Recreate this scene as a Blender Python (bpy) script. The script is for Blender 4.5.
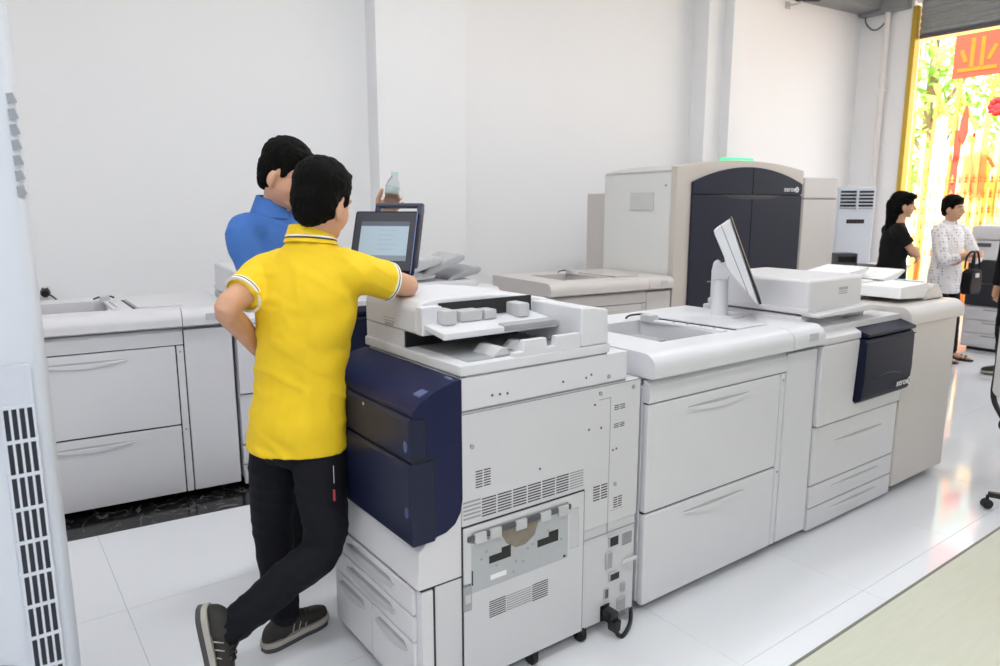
import bpy, bmesh, math, random
from mathutils import Vector, Matrix, noise
random.seed(7)
for o in list(bpy.data.objects): bpy.data.objects.remove(o, do_unlink=True)
SC = bpy.context.scene
COL = SC.collection
PI = math.pi
def rad(a): return a*PI/180

# ------------------------------------------------------------ camera, world, light, exposure
CAM_YAW = 53.6                                    # heading of the lens, degrees from +X
cam = bpy.data.cameras.new('camera'); cam_o = bpy.data.objects.new('camera', cam); COL.objects.link(cam_o)
cam_o.location = (0, 0, 1.6)
cam_o.rotation_euler = (rad(90-10.14), 0, rad(CAM_YAW-90))
cam.sensor_width = 36; cam.lens = 25.776; cam.clip_start = .05; cam.clip_end = 200
cam.dof.use_dof = True; cam.dof.focus_distance = 2.9; cam.dof.aperture_fstop = 3.2
SC.camera = cam_o

world = bpy.data.worlds.new('daylight'); SC.world = world; world.use_nodes = True
bg = world.node_tree.nodes['Background']
bg.inputs[0].default_value = (.86, .93, 1, 1); bg.inputs[1].default_value = 2.7
sun = bpy.data.lights.new('sun', 'SUN'); sun.energy = 25; sun.angle = rad(2); sun.color = (1, .95, .86)
sun_o = bpy.data.objects.new('sun', sun); COL.objects.link(sun_o)
sun_o.location = (-10, 0, 20); sun_o.rotation_euler = (0, rad(-32), rad(8))
vs = SC.view_settings
vs.view_transform = 'Standard'; vs.look = 'None'; vs.gamma = 1; vs.use_curve_mapping = False
vs.exposure = 0.06
LAMP_W = 16                                       # watts of each ceiling panel but the weak far fill

# ------------------------------------------------------------ helpers
def lin(h):
    h = h.lstrip('#'); c = [int(h[i:i+2], 16)/255 for i in (0, 2, 4)]
    return tuple((x/12.92 if x <= .04045 else ((x+.055)/1.055)**2.4) for x in c)+(1,)
MATS = {}
def mat(name, col, rough=.5, metal=0, var=.04, scale=12, bump=0, bscale=200, emit=0, spec=.5, trans=0, alpha=1, coat=0):
    if name in MATS: return MATS[name]
    m = bpy.data.materials.new(name); m.use_nodes = True; MATS[name] = m
    nt = m.node_tree; b = nt.nodes['Principled BSDF']; c = lin(col)
    tc = nt.nodes.new('ShaderNodeTexCoord'); nz = nt.nodes.new('ShaderNodeTexNoise')
    nz.inputs['Scale'].default_value = scale; nz.inputs['Detail'].default_value = 4
    nt.links.new(tc.outputs['Object'], nz.inputs['Vector'])
    mx = nt.nodes.new('ShaderNodeMix'); mx.data_type = 'RGBA'
    mx.inputs['A'].default_value = tuple(max(0, x*(1-var)) for x in c[:3])+(1,)
    mx.inputs['B'].default_value = tuple(min(1, x*(1+var)) for x in c[:3])+(1,)
    nt.links.new(nz.outputs['Fac'], mx.inputs['Factor'])
    nt.links.new(mx.outputs['Result'], b.inputs['Base Color'])
    b.inputs['Roughness'].default_value = rough; b.inputs['Metallic'].default_value = metal
    b.inputs['Specular IOR Level'].default_value = spec
    if trans: b.inputs['Transmission Weight'].default_value = trans
    if coat: b.inputs['Coat Weight'].default_value = coat
    if alpha < 1: b.inputs['Alpha'].default_value = alpha
    if emit:
        b.inputs['Emission Color'].default_value = c; b.inputs['Emission Strength'].default_value = emit
    if bump:
        n2 = nt.nodes.new('ShaderNodeTexNoise'); n2.inputs['Scale'].default_value = bscale
        n2.inputs['Detail'].default_value = 3
        nt.links.new(tc.outputs['Object'], n2.inputs['Vector'])
        bp = nt.nodes.new('ShaderNodeBump'); bp.inputs['Strength'].default_value = bump
        bp.inputs['Distance'].default_value = .004
        nt.links.new(n2.outputs['Fac'], bp.inputs['Height']); nt.links.new(bp.outputs['Normal'], b.inputs['Normal'])
    return m

WALL = mat('wall_paint', '#f6f6f7', .6, var=.01, scale=2, bump=.05, bscale=60)
DIMW = mat('bounce_cut_wall', '#a8a49e', .7, var=.03)  # unseen front wall, darkened to cut the light it bounces back
CEIL = mat('ceiling_paint', '#e6e6e6', .7, var=.02)
PLAS = mat('machine_plastic', '#dbdadd', .38, var=.012, bump=.04, bscale=900)
PLAS2 = mat('machine_plastic_cool', '#dbdce0', .36, var=.012, bump=.04, bscale=900)
PANEL = mat('copier_side_panel', '#d3d3d6', .42, var=.012, bump=.04, bscale=900)
WARM = mat('machine_plastic_warm', '#d0cac6', .4, var=.012, bump=.04, bscale=900)
WARMD = mat('machine_frame_warm', '#cbc3ba', .35, var=.02)
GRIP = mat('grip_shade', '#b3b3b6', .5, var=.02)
GREY = mat('grey_plastic', '#a3a5a8', .4, var=.03)
LGREY = mat('light_grey_plastic', '#c4c5c7', .4, var=.02)
DGREY = mat('dark_grey_plastic', '#55575c', .45, var=.04)
BLACK = mat('black_plastic', '#121316', .4, var=.1)
GAP = mat('dark_seam', '#2c2d31', .7, var=.1)
SEAM = mat('grey_seam', '#9b9ca0', .6, var=.05)
NAVY = mat('navy_plastic', '#141b40', .45, var=.05, bump=.05, bscale=700, spec=.3)
NAVYG = mat('navy_grey_plastic', '#181e38', .4, var=.05, bump=.05, bscale=700, spec=.35)
NAVYD = mat('dark_navy_plastic', '#10152c', .5, var=.05, spec=.2)
PRESSB = mat('press_door_navy', '#1f2233', .5, var=.04, spec=.25)
STEEL = mat('brushed_steel', '#b9bdc2', .4, .25, var=.05, scale=40)
RUST = mat('worn_roller', '#8d8577', .55, .2, var=.25, scale=30)
RUB = mat('black_rubber', '#16171a', .6, var=.1)
WHITE = mat('white_print', '#f4f4f4', .5)
PAPER = mat('paper', '#f1f1ef', .7)

class B:
    """collects primitives, then links them as ONE mesh object"""
    def __init__(s): s.v = []; s.f = []
    def add(s, v, f):
        n = len(s.v); s.v += [tuple(p) for p in v]; s.f += [tuple(i+n for i in q) for q in f]; return s
    def bm(s, bm):
        bm.verts.index_update()
        s.add([v.co[:] for v in bm.verts], [[v.index for v in f.verts] for f in bm.faces]); bm.free(); return s
    def box(s, x0, x1, y0, y1, z0, z1, bev=0, seg=2):
        bm = bmesh.new(); vs_ = [bm.verts.new(p) for p in ((x0,y0,z0),(x1,y0,z0),(x1,y1,z0),(x0,y1,z0),(x0,y0,z1),(x1,y0,z1),(x1,y1,z1),(x0,y1,z1))]
        for q in ((3,2,1,0),(4,5,6,7),(0,1,5,4),(1,2,6,5),(2,3,7,6),(3,0,4,7)): bm.faces.new([vs_[i] for i in q])
        if bev: bmesh.ops.bevel(bm, geom=bm.edges[:], offset=bev, segments=seg, affect='EDGES', profile=.5)
        return s.bm(bm)
    def prism(s, poly, axis, a0, a1, bev=0, seg=2):
        """poly: 2D outline; axis 'x': (y,z), 'y': (x,z), 'z': (x,y)"""
        def p3(p, a): return {'x': (a, p[0], p[1]), 'y': (p[0], a, p[1]), 'z': (p[0], p[1], a)}[axis]
        bm = bmesh.new(); n = len(poly)
        A = [bm.verts.new(p3(p, a0)) for p in poly]; Z = [bm.verts.new(p3(p, a1)) for p in poly]
        bm.faces.new(A[::-1]); bm.faces.new(Z)
        for i in range(n): bm.faces.new((A[i], A[(i+1) % n], Z[(i+1) % n], Z[i]))
        bmesh.ops.recalc_face_normals(bm, faces=bm.faces[:])
        if bev:
            es = [e for e in bm.edges if e.calc_face_angle(0) > rad(25)]
            bmesh.ops.bevel(bm, geom=es, offset=bev, segments=seg, affect='EDGES', profile=.5, clamp_overlap=True)
        return s.bm(bm)
    def tube(s, pts, r, n=8, smooth=0, closed=False):
        P = [Vector(p) for p in pts]; R = list(r) if hasattr(r, '__len__') else [r]*len(P)
        if smooth: P, R = catmull(P, R, smooth)
        up = Vector((0, 0, 1)); T0 = (P[1]-P[0]).normalized()
        if abs(T0.dot(up)) > .9: up = Vector((1, 0, 0))
        u = T0.cross(up).normalized(); vs_ = []; fs = []
        for i, p in enumerate(P):
            T = (P[min(i+1, len(P)-1)]-P[max(i-1, 0)]).normalized()
            u = (u-T*u.dot(T)).normalized(); w = T.cross(u)
            vs_ += [p+(u*math.cos(2*PI*k/n)+w*math.sin(2*PI*k/n))*R[i] for k in range(n)]
        for i in range(len(P)-1):
            for k in range(n): fs.append((i*n+k, i*n+(k+1) % n, (i+1)*n+(k+1) % n, (i+1)*n+k))
        fs.append(tuple(range(n))[::-1]); fs.append(tuple((len(P)-1)*n+k for k in range(n)))
        return s.add(vs_, fs)
    def cyl(s, p0, p1, r0, r1=None, n=20): return s.tube([p0, p1], [r0, r0 if r1 is None else r1], n)
    def lathe(s, prof, c=(0, 0, 0), n=20, axis='z'):
        vs_ = []; fs = []
        for r, h in prof:
            for k in range(n):
                a = 2*PI*k/n; q = (r*math.cos(a), r*math.sin(a), h)
                if axis == 'y': q = (q[0], q[2], q[1])
                if axis == 'x': q = (q[2], q[0], q[1])
                vs_.append((c[0]+q[0], c[1]+q[1], c[2]+q[2]))
        for i in range(len(prof)-1):
            for k in range(n): fs.append((i*n+k, i*n+(k+1) % n, (i+1)*n+(k+1) % n, (i+1)*n+k))
        fs.append(tuple(range(n))[::-1]); fs.append(tuple((len(prof)-1)*n+k for k in range(n)))
        return s.add(vs_, fs)
    def ball(s, c, r, ax=None, n=16, m=10):
        c = Vector(c); r = (r, r, r) if not hasattr(r, '__len__') else r
        ax = ax or (Vector((1, 0, 0)), Vector((0, 1, 0)), Vector((0, 0, 1)))
        vs_ = []; fs = []
        for i in range(m+1):
            t = PI*(i+.02 if i == 0 else i-.02 if i == m else i)/m
            for k in range(n):
                a = 2*PI*k/n
                vs_.append(c+ax[0]*(r[0]*math.sin(t)*math.cos(a))+ax[1]*(r[1]*math.sin(t)*math.sin(a))+ax[2]*(r[2]*math.cos(t)))
        for i in range(m):
            for k in range(n): fs.append((i*n+k, (i+1)*n+k, (i+1)*n+(k+1) % n, i*n+(k+1) % n))
        fs.append(tuple(range(n))); fs.append(tuple(m*n+k for k in range(n))[::-1])
        return s.add(vs_, fs)
    def loft(s, rings, n=28, pw=1.0):
        """rings: (center, ax, ay, rx, ry)"""
        vs_ = []; fs = []
        for c, ax, ay, rx, ry in rings:
            c = Vector(c)
            for k in range(n):
                a = 2*PI*k/n; ca, sa = math.cos(a), math.sin(a)
                ca = math.copysign(abs(ca)**pw, ca); sa = math.copysign(abs(sa)**pw, sa)
                vs_.append(c+ax*(rx*ca)+ay*(ry*sa))
        for i in range(len(rings)-1):
            for k in range(n): fs.append((i*n+k, i*n+(k+1) % n, (i+1)*n+(k+1) % n, (i+1)*n+k))
        fs.append(tuple(range(n))[::-1]); fs.append(tuple((len(rings)-1)*n+k for k in range(n)))
        return s.add(vs_, fs)
    def mesh(s, name):
        me = bpy.data.meshes.new(name); me.from_pydata(s.v, [], s.f); me.validate()
        bm = bmesh.new(); bm.from_mesh(me); bmesh.ops.recalc_face_normals(bm, faces=bm.faces[:]); bm.to_mesh(me); bm.free()
        return me
    def o(s, name, m, parent=None, label=None, sharp=32, kind=None):
        me = s.mesh(name); me.materials.append(m); me.shade_smooth()
        try: me.set_sharp_from_angle(angle=rad(sharp))
        except Exception: pass
        ob = bpy.data.objects.new(name, me); COL.objects.link(ob)
        if len(me.polygons) < 4000:
            wn = ob.modifiers.new('weighted_normal', 'WEIGHTED_NORMAL'); wn.weight = 80; wn.keep_sharp = True
        if parent: ob.parent = parent
        if label: ob['label'] = label
        if kind: ob['kind'] = kind
        return ob
def catmull(P, R, k):
    Q = []; S = []
    for i in range(len(P)-1):
        a = P[max(i-1, 0)]; b = P[i]; c = P[i+1]; d = P[min(i+2, len(P)-1)]
        for j in range(k):
            t = j/k
            Q.append(.5*((2*b)+(c-a)*t+(2*a-5*b+4*c-d)*t*t+(3*b-a-3*c+d)*t**3)); S.append(R[i]+(R[i+1]-R[i])*t)
    Q.append(P[-1]); S.append(R[-1]); return Q, S
def thing(name, label, cat, loc=(0, 0, 0), rz=0, group=None):
    e = bpy.data.objects.new(name, None); COL.objects.link(e); e.empty_display_size = .1
    e.location = loc; e.rotation_euler = (0, 0, rz); e['label'] = label; e['category'] = cat
    if group: e['group'] = group
    return e
def tag(o, label, cat, group=None):
    o['label'] = label; o['category'] = cat
    if group: o['group'] = group
    return o
def struct(o): o['kind'] = 'structure'; return o
def copy_tree(o, parent=None):
    c = o.copy(); COL.objects.link(c); c.parent = parent
    for ch in o.children: copy_tree(ch, c)
    return c
def text_part(name, txt, size, m, parent, loc, rot=(PI/2, 0, 0), shear=0, ext=.0006, align='LEFT'):
    cu = bpy.data.curves.new(name, 'FONT'); cu.body = txt; cu.size = size; cu.extrude = ext; cu.shear = shear
    cu.align_x = align; cu.resolution_u = 3
    t = bpy.data.objects.new('tmp', cu); COL.objects.link(t)
    dg = bpy.context.evaluated_depsgraph_get(); me = bpy.data.meshes.new_from_object(t.evaluated_get(dg))
    bpy.data.objects.remove(t, do_unlink=True)
    me.materials.clear(); me.materials.append(m); me.name = name
    ob = bpy.data.objects.new(name, me); COL.objects.link(ob); ob.parent = parent
    ob.location = loc; ob.rotation_euler = rot
    return ob
# frame of the long back wall: s along it, d into it (turned 5.5 degrees from the tiles)
WYAW = rad(-5.5); WO = Vector((.25, 4.08, 0))
WT = Vector((math.cos(WYAW), math.sin(WYAW), 0)); WN = Vector((-math.sin(WYAW), math.cos(WYAW), 0))
def wp(s, d, z=0): return WO+WT*s+WN*d+Vector((0, 0, z))
# ------------------------------------------------------------ the setting
def tile_mat():
    m = mat('floor_tile_gloss', '#e9ebef', .07, var=.02, scale=1.3, spec=.5)
    nt = m.node_tree; b = nt.nodes['Principled BSDF']
    nz = nt.nodes.new('ShaderNodeTexNoise'); nz.inputs['Scale'].default_value = 2.5; nz.inputs['Detail'].default_value = 6
    mr = nt.nodes.new('ShaderNodeMapRange'); mr.inputs['To Min'].default_value = .03; mr.inputs['To Max'].default_value = .13
    tc = nt.nodes.new('ShaderNodeNewGeometry')
    nt.links.new(tc.outputs['Position'], nz.inputs['Vector'])
    nt.links.new(nz.outputs['Fac'], mr.inputs['Value']); nt.links.new(mr.outputs['Result'], b.inputs['Roughness'])
    return m
TILE = tile_mat()
def marble_mat():
    m = mat('black_marble', '#141416', .12, var=.2)
    nt = m.node_tree; b = nt.nodes['Principled BSDF']
    tc = nt.nodes.new('ShaderNodeNewGeometry')
    n1 = nt.nodes.new('ShaderNodeTexNoise'); n1.inputs['Scale'].default_value = 5; n1.inputs['Detail'].default_value = 6; n1.inputs['Distortion'].default_value = 1.5
    r1 = nt.nodes.new('ShaderNodeValToRGB'); e = r1.color_ramp.elements
    e[0].position = .485; e[0].color = (.008, .008, .009, 1); e[1].position = .5; e[1].color = (.14, .135, .13, 1)
    k = e.new(.515); k.color = (.008, .008, .009, 1)
    nt.links.new(tc.outputs['Position'], n1.inputs['Vector']); nt.links.new(n1.outputs['Fac'], r1.inputs['Fac'])
    nt.links.new(r1.outputs['Color'], b.inputs['Base Color'])
    return m
MARBLE = marble_mat()
GROUT = mat('grout', '#d2d5da', .6)
floor = struct(B().box(-1.6, 9.5, -4, 6.1, -.1, -.004).o('floor', GROUT))
TS = .84
tile_me = None; n = 0
x = 2.04-TS*5
while x < 9.5:
    y = 1.33-TS*7
    while y < 6:
        x0, x1 = max(x, -1.6), min(x+TS, 9.5); y0, y1 = max(y, -4), min(y+TS, 6.1)
        if x1-x0 > .05 and y1-y0 > .05:
            full = abs(x1-x0-TS) < .001 and abs(y1-y0-TS) < .001
            if full and tile_me:
                t = bpy.data.objects.new('tile', tile_me); COL.objects.link(t)
            else:
                t = B().box(0, x1-x0-.0016, 0, y1-y0-.0016, -.004, 0, 0).o('tile', TILE)
                if full: tile_me = t.data
            t.parent = floor; t.location = (x0, y0, 0)
        y += TS
    x += TS
# black marble border in the floor along the machine row
strip = struct(B().box(-1.75, 2.9, -.25, .30, .0003, .0008).o('trim_1', GAP))
strip.location = WO; strip.rotation_euler = (0, 0, WYAW)
mt = None
for i in range(12):
    t = bpy.data.objects.new('marble_tile', mt) if mt else B().box(0, .384, 0, .546, 0, .0016).o('marble_tile', MARBLE)
    if mt: COL.objects.link(t)
    mt = t.data; t.parent = strip; t.location = (-1.74+i*.386, -.248, .0008)
# walls: the long one is turned with the machine row
WD = 1.85; ZC = 4.4; EX = 9.45
wb = struct(B().box(-2.3, 9.3, 0, .15, -.05, ZC).o('wall_back', WALL)); wb.location = wp(0, WD); wb.rotation_euler = (0, 0, WYAW)
for i, (s0, s1, dep) in enumerate(((2.40, 3.22, .22), (6.12, 6.36, .22), (6.36, 6.60, .34))):
    c = struct(B().box(s0, s1, -dep, .0, 0, ZC, .006).o('trim_%d' % (i+2), WALL)); c.location = wp(0, WD); c.rotation_euler = (0, 0, WYAW)
bbm = mat('skirting', '#d9d9da', .4)
bb = struct(B().box(-2.2, 9.1, -.012, 0, 0, .1, .003).o('baseboard_back', bbm)); bb.location = wp(0, WD); bb.rotation_euler = (0, 0, WYAW)
struct(B().box(-1.75, -1.6, -4.1, 6.2, -.05, ZC).o('wall_left', WALL))
struct(B().box(-1.75, 9.7, -4.15, -4, -.05, ZC).o('wall_front', DIMW))
struct(B().box(EX, EX+.25, 4.42, 5.3, -.05, ZC).box(EX, EX+.25, -4.1, -.6, -.05, ZC).box(EX+.1, EX+.25, -.6, 4.42, 4.0, ZC).o('wall_right', WALL))
struct(B().box(-1.75, 9.8, -4.15, 6.3, ZC, ZC+.15).o('ceiling', CEIL))
beam_m = mat('grey_beam', '#8f9091', .7, var=.06)
bm1 = struct(B().box(7.6, 9.1, -.30, 0, 3.97, ZC-.001, .004).o('trim_5', beam_m)); bm1.location = wp(0, WD); bm1.rotation_euler = (0, 0, WYAW)
struct(B().box(EX-.12, EX, 4.45, 5.04, 3.93, ZC-.001, .004).o('trim_6', beam_m))

# ------------------------------------------------------------ ceiling lamps that light the hall
LED = mat('lamp_diffuser', '#ffffff', .5, emit=3.0)
lamp0 = None
for i, (lx, ly) in enumerate(((-.4, 2.9), (2.2, 2.9), (4.8, 2.5), (7.8, 2.3), (-.6, .3), (1.6, .3), (-.6, -2.2), (1.6, -2.2))):
    if True:
        if not lamp0:
            lamp0 = thing('ceiling_lamp', 'long white panel lamp on the ceiling', 'ceiling lamp', group='ceiling lamps in a grid')
            B().box(-.62, .62, -.17, .17, -.05, 0, .006).o('housing', WHITE, lamp0)
            B().box(-.58, .58, -.13, .13, -.056, -.05).o('diffuser', LED, lamp0)
            L = lamp0
        else: L = copy_tree(lamp0)
        L.location = (lx, ly, ZC)
        a = bpy.data.lights.new('lamp_light', 'AREA'); a.shape = 'RECTANGLE'; a.size = 1.16; a.size_y = .26
        a.energy = LAMP_W if lx < 7 else LAMP_W*.2; a.color = (.945, .975, 1)  # the far lamp is an added weak fill for the end column
        ao = bpy.data.objects.new('lamp_light', a); COL.objects.link(ao); ao.parent = L; ao.location = (0, 0, -.062)

# ------------------------------------------------------------ entrance: shutter, rails, pipe, cable
GALV = mat('galvanised_slat', '#9b9d9f', .45, .5, var=.05)
sh = thing('roller_shutter', 'half raised grey metal roller shutter above the entrance', 'shutter', (EX+.06, -.55, 3.57))
slat = None
for i in range(10):
    if slat is None:
        slat = B().prism([(0, 0), (-.018, .02), (-.022, .04), (-.018, .06), (0, .078), (.006, .078), (.006, 0)], 'y', 0, 4.9).o('slat', GALV, sh)
        t = slat
    else: t = slat.copy(); COL.objects.link(t)
    t.location = (0, 0, .045+i*.08)
B().box(-.02, .02, 0, 4.9, 0, .045, .006).o('bottom_bar', DGREY, sh)
GOLD = mat('gold_rail', '#c9a63a', .35, .5, var=.08)
tag(B().box(EX-.03, EX+.1, 4.36, 4.42, 0, 3.95, .006).o('guide_rail', GOLD), 'golden yellow metal shutter rail beside the white column', 'rail')
pp = thing('wall_pipe', 'white vertical pipe running down the column beside the entrance', 'pipe', (EX-.05, 4.70, 0))
B().cyl((0, 0, 0), (0, 0, 3.93), .035).o('pipe_run', mat('pipe_white', '#f0ebe8', .35), pp)
for z in (.6, 1.8, 3.0): B().box(-.04, .05, -.045, .045, z, z+.025, .006).o('clamp', WHITE, pp)
tag(B().tube([(EX-.02, 5.0, 3.96), (EX-.03, 4.98, 3.86), (EX-.035, 4.90, 3.77), (EX-.035, 4.82, 3.76), (EX-.03, 4.74, 3.83), (EX-.02, 4.72, 3.95)], .009, 8, 5).o('loose_cable', DGREY),
    'loose dark cable hanging in a loop from the grey beam', 'cable')
sc = thing('security_camera', 'small black security camera on a white wall bracket high up', 'security camera', wp(7.62, WD-.001, 3.9), WYAW)
B().box(-.04, .04, -.012, 0, -.04, .04, .004).o('wall_plate', LGREY, sc)
B().tube([(0, -.01, 0), (0, -.12, -.01), (.03, -.2, .02)], .012, 8, 3).o('arm', LGREY, sc)
hd = B().cyl((.0, -.12, .06), (.10, -.36, .02), .045).o('camera_body', BLACK, sc)
B().cyl((.096, -.352, .021), (.104, -.37, .018), .036).o('lens', DGREY, sc)
so = thing('wall_socket', 'white wall socket with a black plug and cord above the left feeder', 'socket', wp(-.03, WD-.001, 1.0), WYAW)
B().box(-.043, .043, -.01, 0, -.043, .043, .003).o('plate', WHITE, so)
B().box(-.02, -.012, -.011, -.009, .018, .03).box(.012, .02, -.011, -.009, .018, .03).o('slots', BLACK, so)
B().cyl((0, -.01, -.005), (0, -.055, -.01), .032, .026).o('plug', BLACK, so)
B().tube([(.02, -.05, -.015), (.06, -.06, -.05), (.09, -.05, -.12), (.12, -.03, -.25), (.12, -.02, -.9)], .006, 8, 5).o('cord', BLACK, so)
vp = thing('wall_switch', 'pale switch plate on the end of the white wall', 'switch', wp(8.95, WD-.001, 1.35), WYAW)
B().box(-.05, .05, -.012, 0, -.06, .06, .004).o('plate', WHITE, vp); B().box(-.02, .02, -.018, -.012, -.03, .03, .003).o('rocker', LGREY, vp)

# ------------------------------------------------------------ mat on the floor
def mat_green():
    m = mat('pale_green_vinyl', '#d3d4c2', .5, var=.02, scale=3)
    nt = m.node_tree; b = nt.nodes['Principled BSDF']; tc = nt.nodes.new('ShaderNodeTexCoord'); mp = nt.nodes.new('ShaderNodeMapping')
    mp.inputs['Scale'].default_value = (3, 30, 1); nz = nt.nodes.new('ShaderNodeTexNoise'); nz.inputs['Scale'].default_value = 2
    nz.inputs['Detail'].default_value = 5
    r = nt.nodes.new('ShaderNodeValToRGB'); r.color_ramp.elements[0].color = lin('#c6c7b5'); r.color_ramp.elements[1].color = lin('#d2d3c2')
    nt.links.new(tc.outputs['Object'], mp.inputs['Vector']); nt.links.new(mp.outputs['Vector'], nz.inputs['Vector'])
    nt.links.new(nz.outputs['Fac'], r.inputs['Fac']); nt.links.new(r.outputs['Color'], b.inputs['Base Color'])
    return m
fm = thing('floor_mat', 'pale yellow green vinyl mat laid over the white tiles', 'mat', (1.2, -2.2, 0))
B().box(0, 7.3, 0, 3.415, .0005, .004).o('sheet', mat_green(), fm)
B().box(0, 7.3, 3.415, 3.427, .0005, .005).o('edge_strip', mat('mat_edge', '#77786c', .5), fm)
# ------------------------------------------------------------ machine makers (front faces local -Y, origin at front left corner)
def handle_groove(p, x0, x1, z, m=PLAS, y=0, h=.05):
    """a scooped drawer grip: shaded crescent hollow above a thin proud lip"""
    n = 16
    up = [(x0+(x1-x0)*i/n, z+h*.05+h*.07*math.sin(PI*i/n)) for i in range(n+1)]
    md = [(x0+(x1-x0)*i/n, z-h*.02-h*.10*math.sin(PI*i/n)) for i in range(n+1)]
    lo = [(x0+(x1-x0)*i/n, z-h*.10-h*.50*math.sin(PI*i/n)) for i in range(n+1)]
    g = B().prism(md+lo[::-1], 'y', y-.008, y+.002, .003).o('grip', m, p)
    B().prism(up+md[::-1], 'y', y-.0012, y+.004).o('grip_dark_patch', GRIP, g)  # no real hollow here: its shade is put into the grey colour
    return g
def make_feeder(label, loc, rz, m, stand=False):
    t = thing('paper_feeder', label, 'paper feeder', loc, rz, 'high capacity paper feeders')
    W_ = 1.155; DP = .78
    B().box(0, W_, .03, DP, .05, .93, .006).o('body', m, t)
    B().box(.03, W_-.03, .05, DP-.03, .035, .05).o('base_pan', GAP, t)
    for cx, cy in ((.08, .1), (W_-.08, .1), (.08, DP-.08), (W_-.08, DP-.08)):
        c = B().cyl((cx-.015, cy, .03), (cx+.015, cy, .03), .03, n=14).o('caster', RUB, t)
    # two deep drawers, the narrow strip and the side module
    for z0, z1 in ((.045, .423), (.431, .862)):
        d = B().box(.003, .862, 0, .03, z0, z1, .006).o('drawer', m, t)
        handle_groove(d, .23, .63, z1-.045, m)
    B().box(.868, .902, .002, .03, .045, .862, .004).o('strip_panel', m, t)
    md = B().box(.908, W_-.003, .0, .03, .045, .945, .006).o('side_door', m, t)
    B().box(.862, .868, .012, .031, .05, .862).box(.902, .908, .012, .031, .05, .94).box(.005, .86, .012, .031, .423, .431).box(.005, .9, .012, .031, .862, .868).o('joint', GAP, t)
    # concave skirt below the rim
    sk = [(.03, .868), (.0, .868), (-.004, .90), (.0, .935), (.014, .952), (.03, .955)]
    B().prism(sk, 'x', .003, .902, 0).o('skirt', m, t)
    # rounded rim
    n = 8; prof = [(.06, .965), (-.022, .965), (-.03, .972)]
    for i in range(n+1):
        a = rad(-10+100*i/n); prof.append((.03-.06*math.cos(a), 1.0+.058*math.sin(a)))
    prof += [(.06, 1.058)]
    B().prism(prof, 'x', -.002, .902, 0).o('rim', m, t)
    B().prism(prof, 'x', .906, W_, 0).o('rim', m, t)
    # top deck around the open well
    wx0, wx1, wy0, wy1 = .22, .575, .14, .58
    B().prism([(0, .0602), (W_, .0602), (W_, DP), (0, DP), (0, wy1), (wx0, wy1), (wx1, wy1), (wx1, wy0), (wx0, wy0), (wx0, wy1-.001), (0, wy1-.001)], 'z', .931, 1.058).o('top_deck', m, t)
    w = B().box(wx0+.001, wx1-.001, wy0+.001, wy1-.001, .931, .945).o('well', LGREY, t)
    B().box(wx0+.05, wx0+.22, wy0+.16, wy0+.33, .945, 1.02, .006).o('roller_cover', GREY, w)
    B().box(wx0+.25, wx1-.01, wy0+.03, wy0+.36, .945, .975, .004).o('slot', DGREY, w)
    # transport bar, lever and cover plate
    tb = B().prism([(.56, .52), (.605, .52), (.635, .13), (.59, .13)], 'z', 1.054, 1.068, .004).o('transport_bar', m, t)
    for i in range(4): B().cyl((.612-.006*i, .18+.07*i, 1.067), (.612-.006*i, .18+.07*i, 1.072), .006, n=10).o('screw', GREY, tb)
    B().tube([(.52, .62, 1.066), (.55, .625, 1.076), (.60, .59, 1.082), (.62, .55, 1.078)], .005, 8, 3).o('lever', BLACK, t)
    B().box(.55, .60, .49, .56, 1.055, 1.092, .006).o('bracket', LGREY, t)
    B().prism([(.675, .56), (.93, .56), (.93, .13), (.71, .13)], 'z', 1.058, 1.066, .003).o('cover_plate', m, t)
    B().prism([(.655, .54), (.668, .54), (.702, .13), (.689, .13)], 'z', 1.058, 1.061).o('slot', GAP, t)
    B().box(1.02, 1.09, -.0335, -.029, .995, 1.03, .002).o('label_plate', LGREY, t)
    B().cyl((.885, -.001, .83), (.885, .003, .83), .006, n=8).cyl((.885, -.001, .40), (.885, .003, .40), .006, n=8).o('screw', GREY, t)
    B().cyl((-.004, .12, .93), (.002, .12, .93), .008, n=10).o('side_screw', GREY, t)
    return t
def xerox_mark(p, x, y, z, size, m=WHITE, shear=0):
    """lower-case wordmark with the ball emblem to its right, on a face that looks to -Y"""
    t = text_part('wordmark', 'xerox', size, m, p, (x, y, z), (PI/2, 0, 0), shear)
    w = size*2.35
    c = B().lathe([(size*.38, -.0006), (size*.38, .0006)], (x+w+size*.4, y, z+size*.26), 18, 'y').o('ball_emblem', m, p)
    bx = B()
    for a in (rad(45), rad(-45)):
        dx, dz = math.cos(a)*size*.34, math.sin(a)*size*.34; nx, nz = -math.sin(a)*size*.04, math.cos(a)*size*.04
        cx, cz = x+w+size*.4, z+size*.26
        bx.prism([(cx-dx+nx, cz-dz+nz), (cx-dx-nx, cz-dz-nz), (cx+dx-nx, cz+dz-nz), (cx+dx+nx, cz+dz+nz)], 'y', y-.0012, y-.0006)
    bx.o('emblem_cross', NAVY, c)
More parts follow.
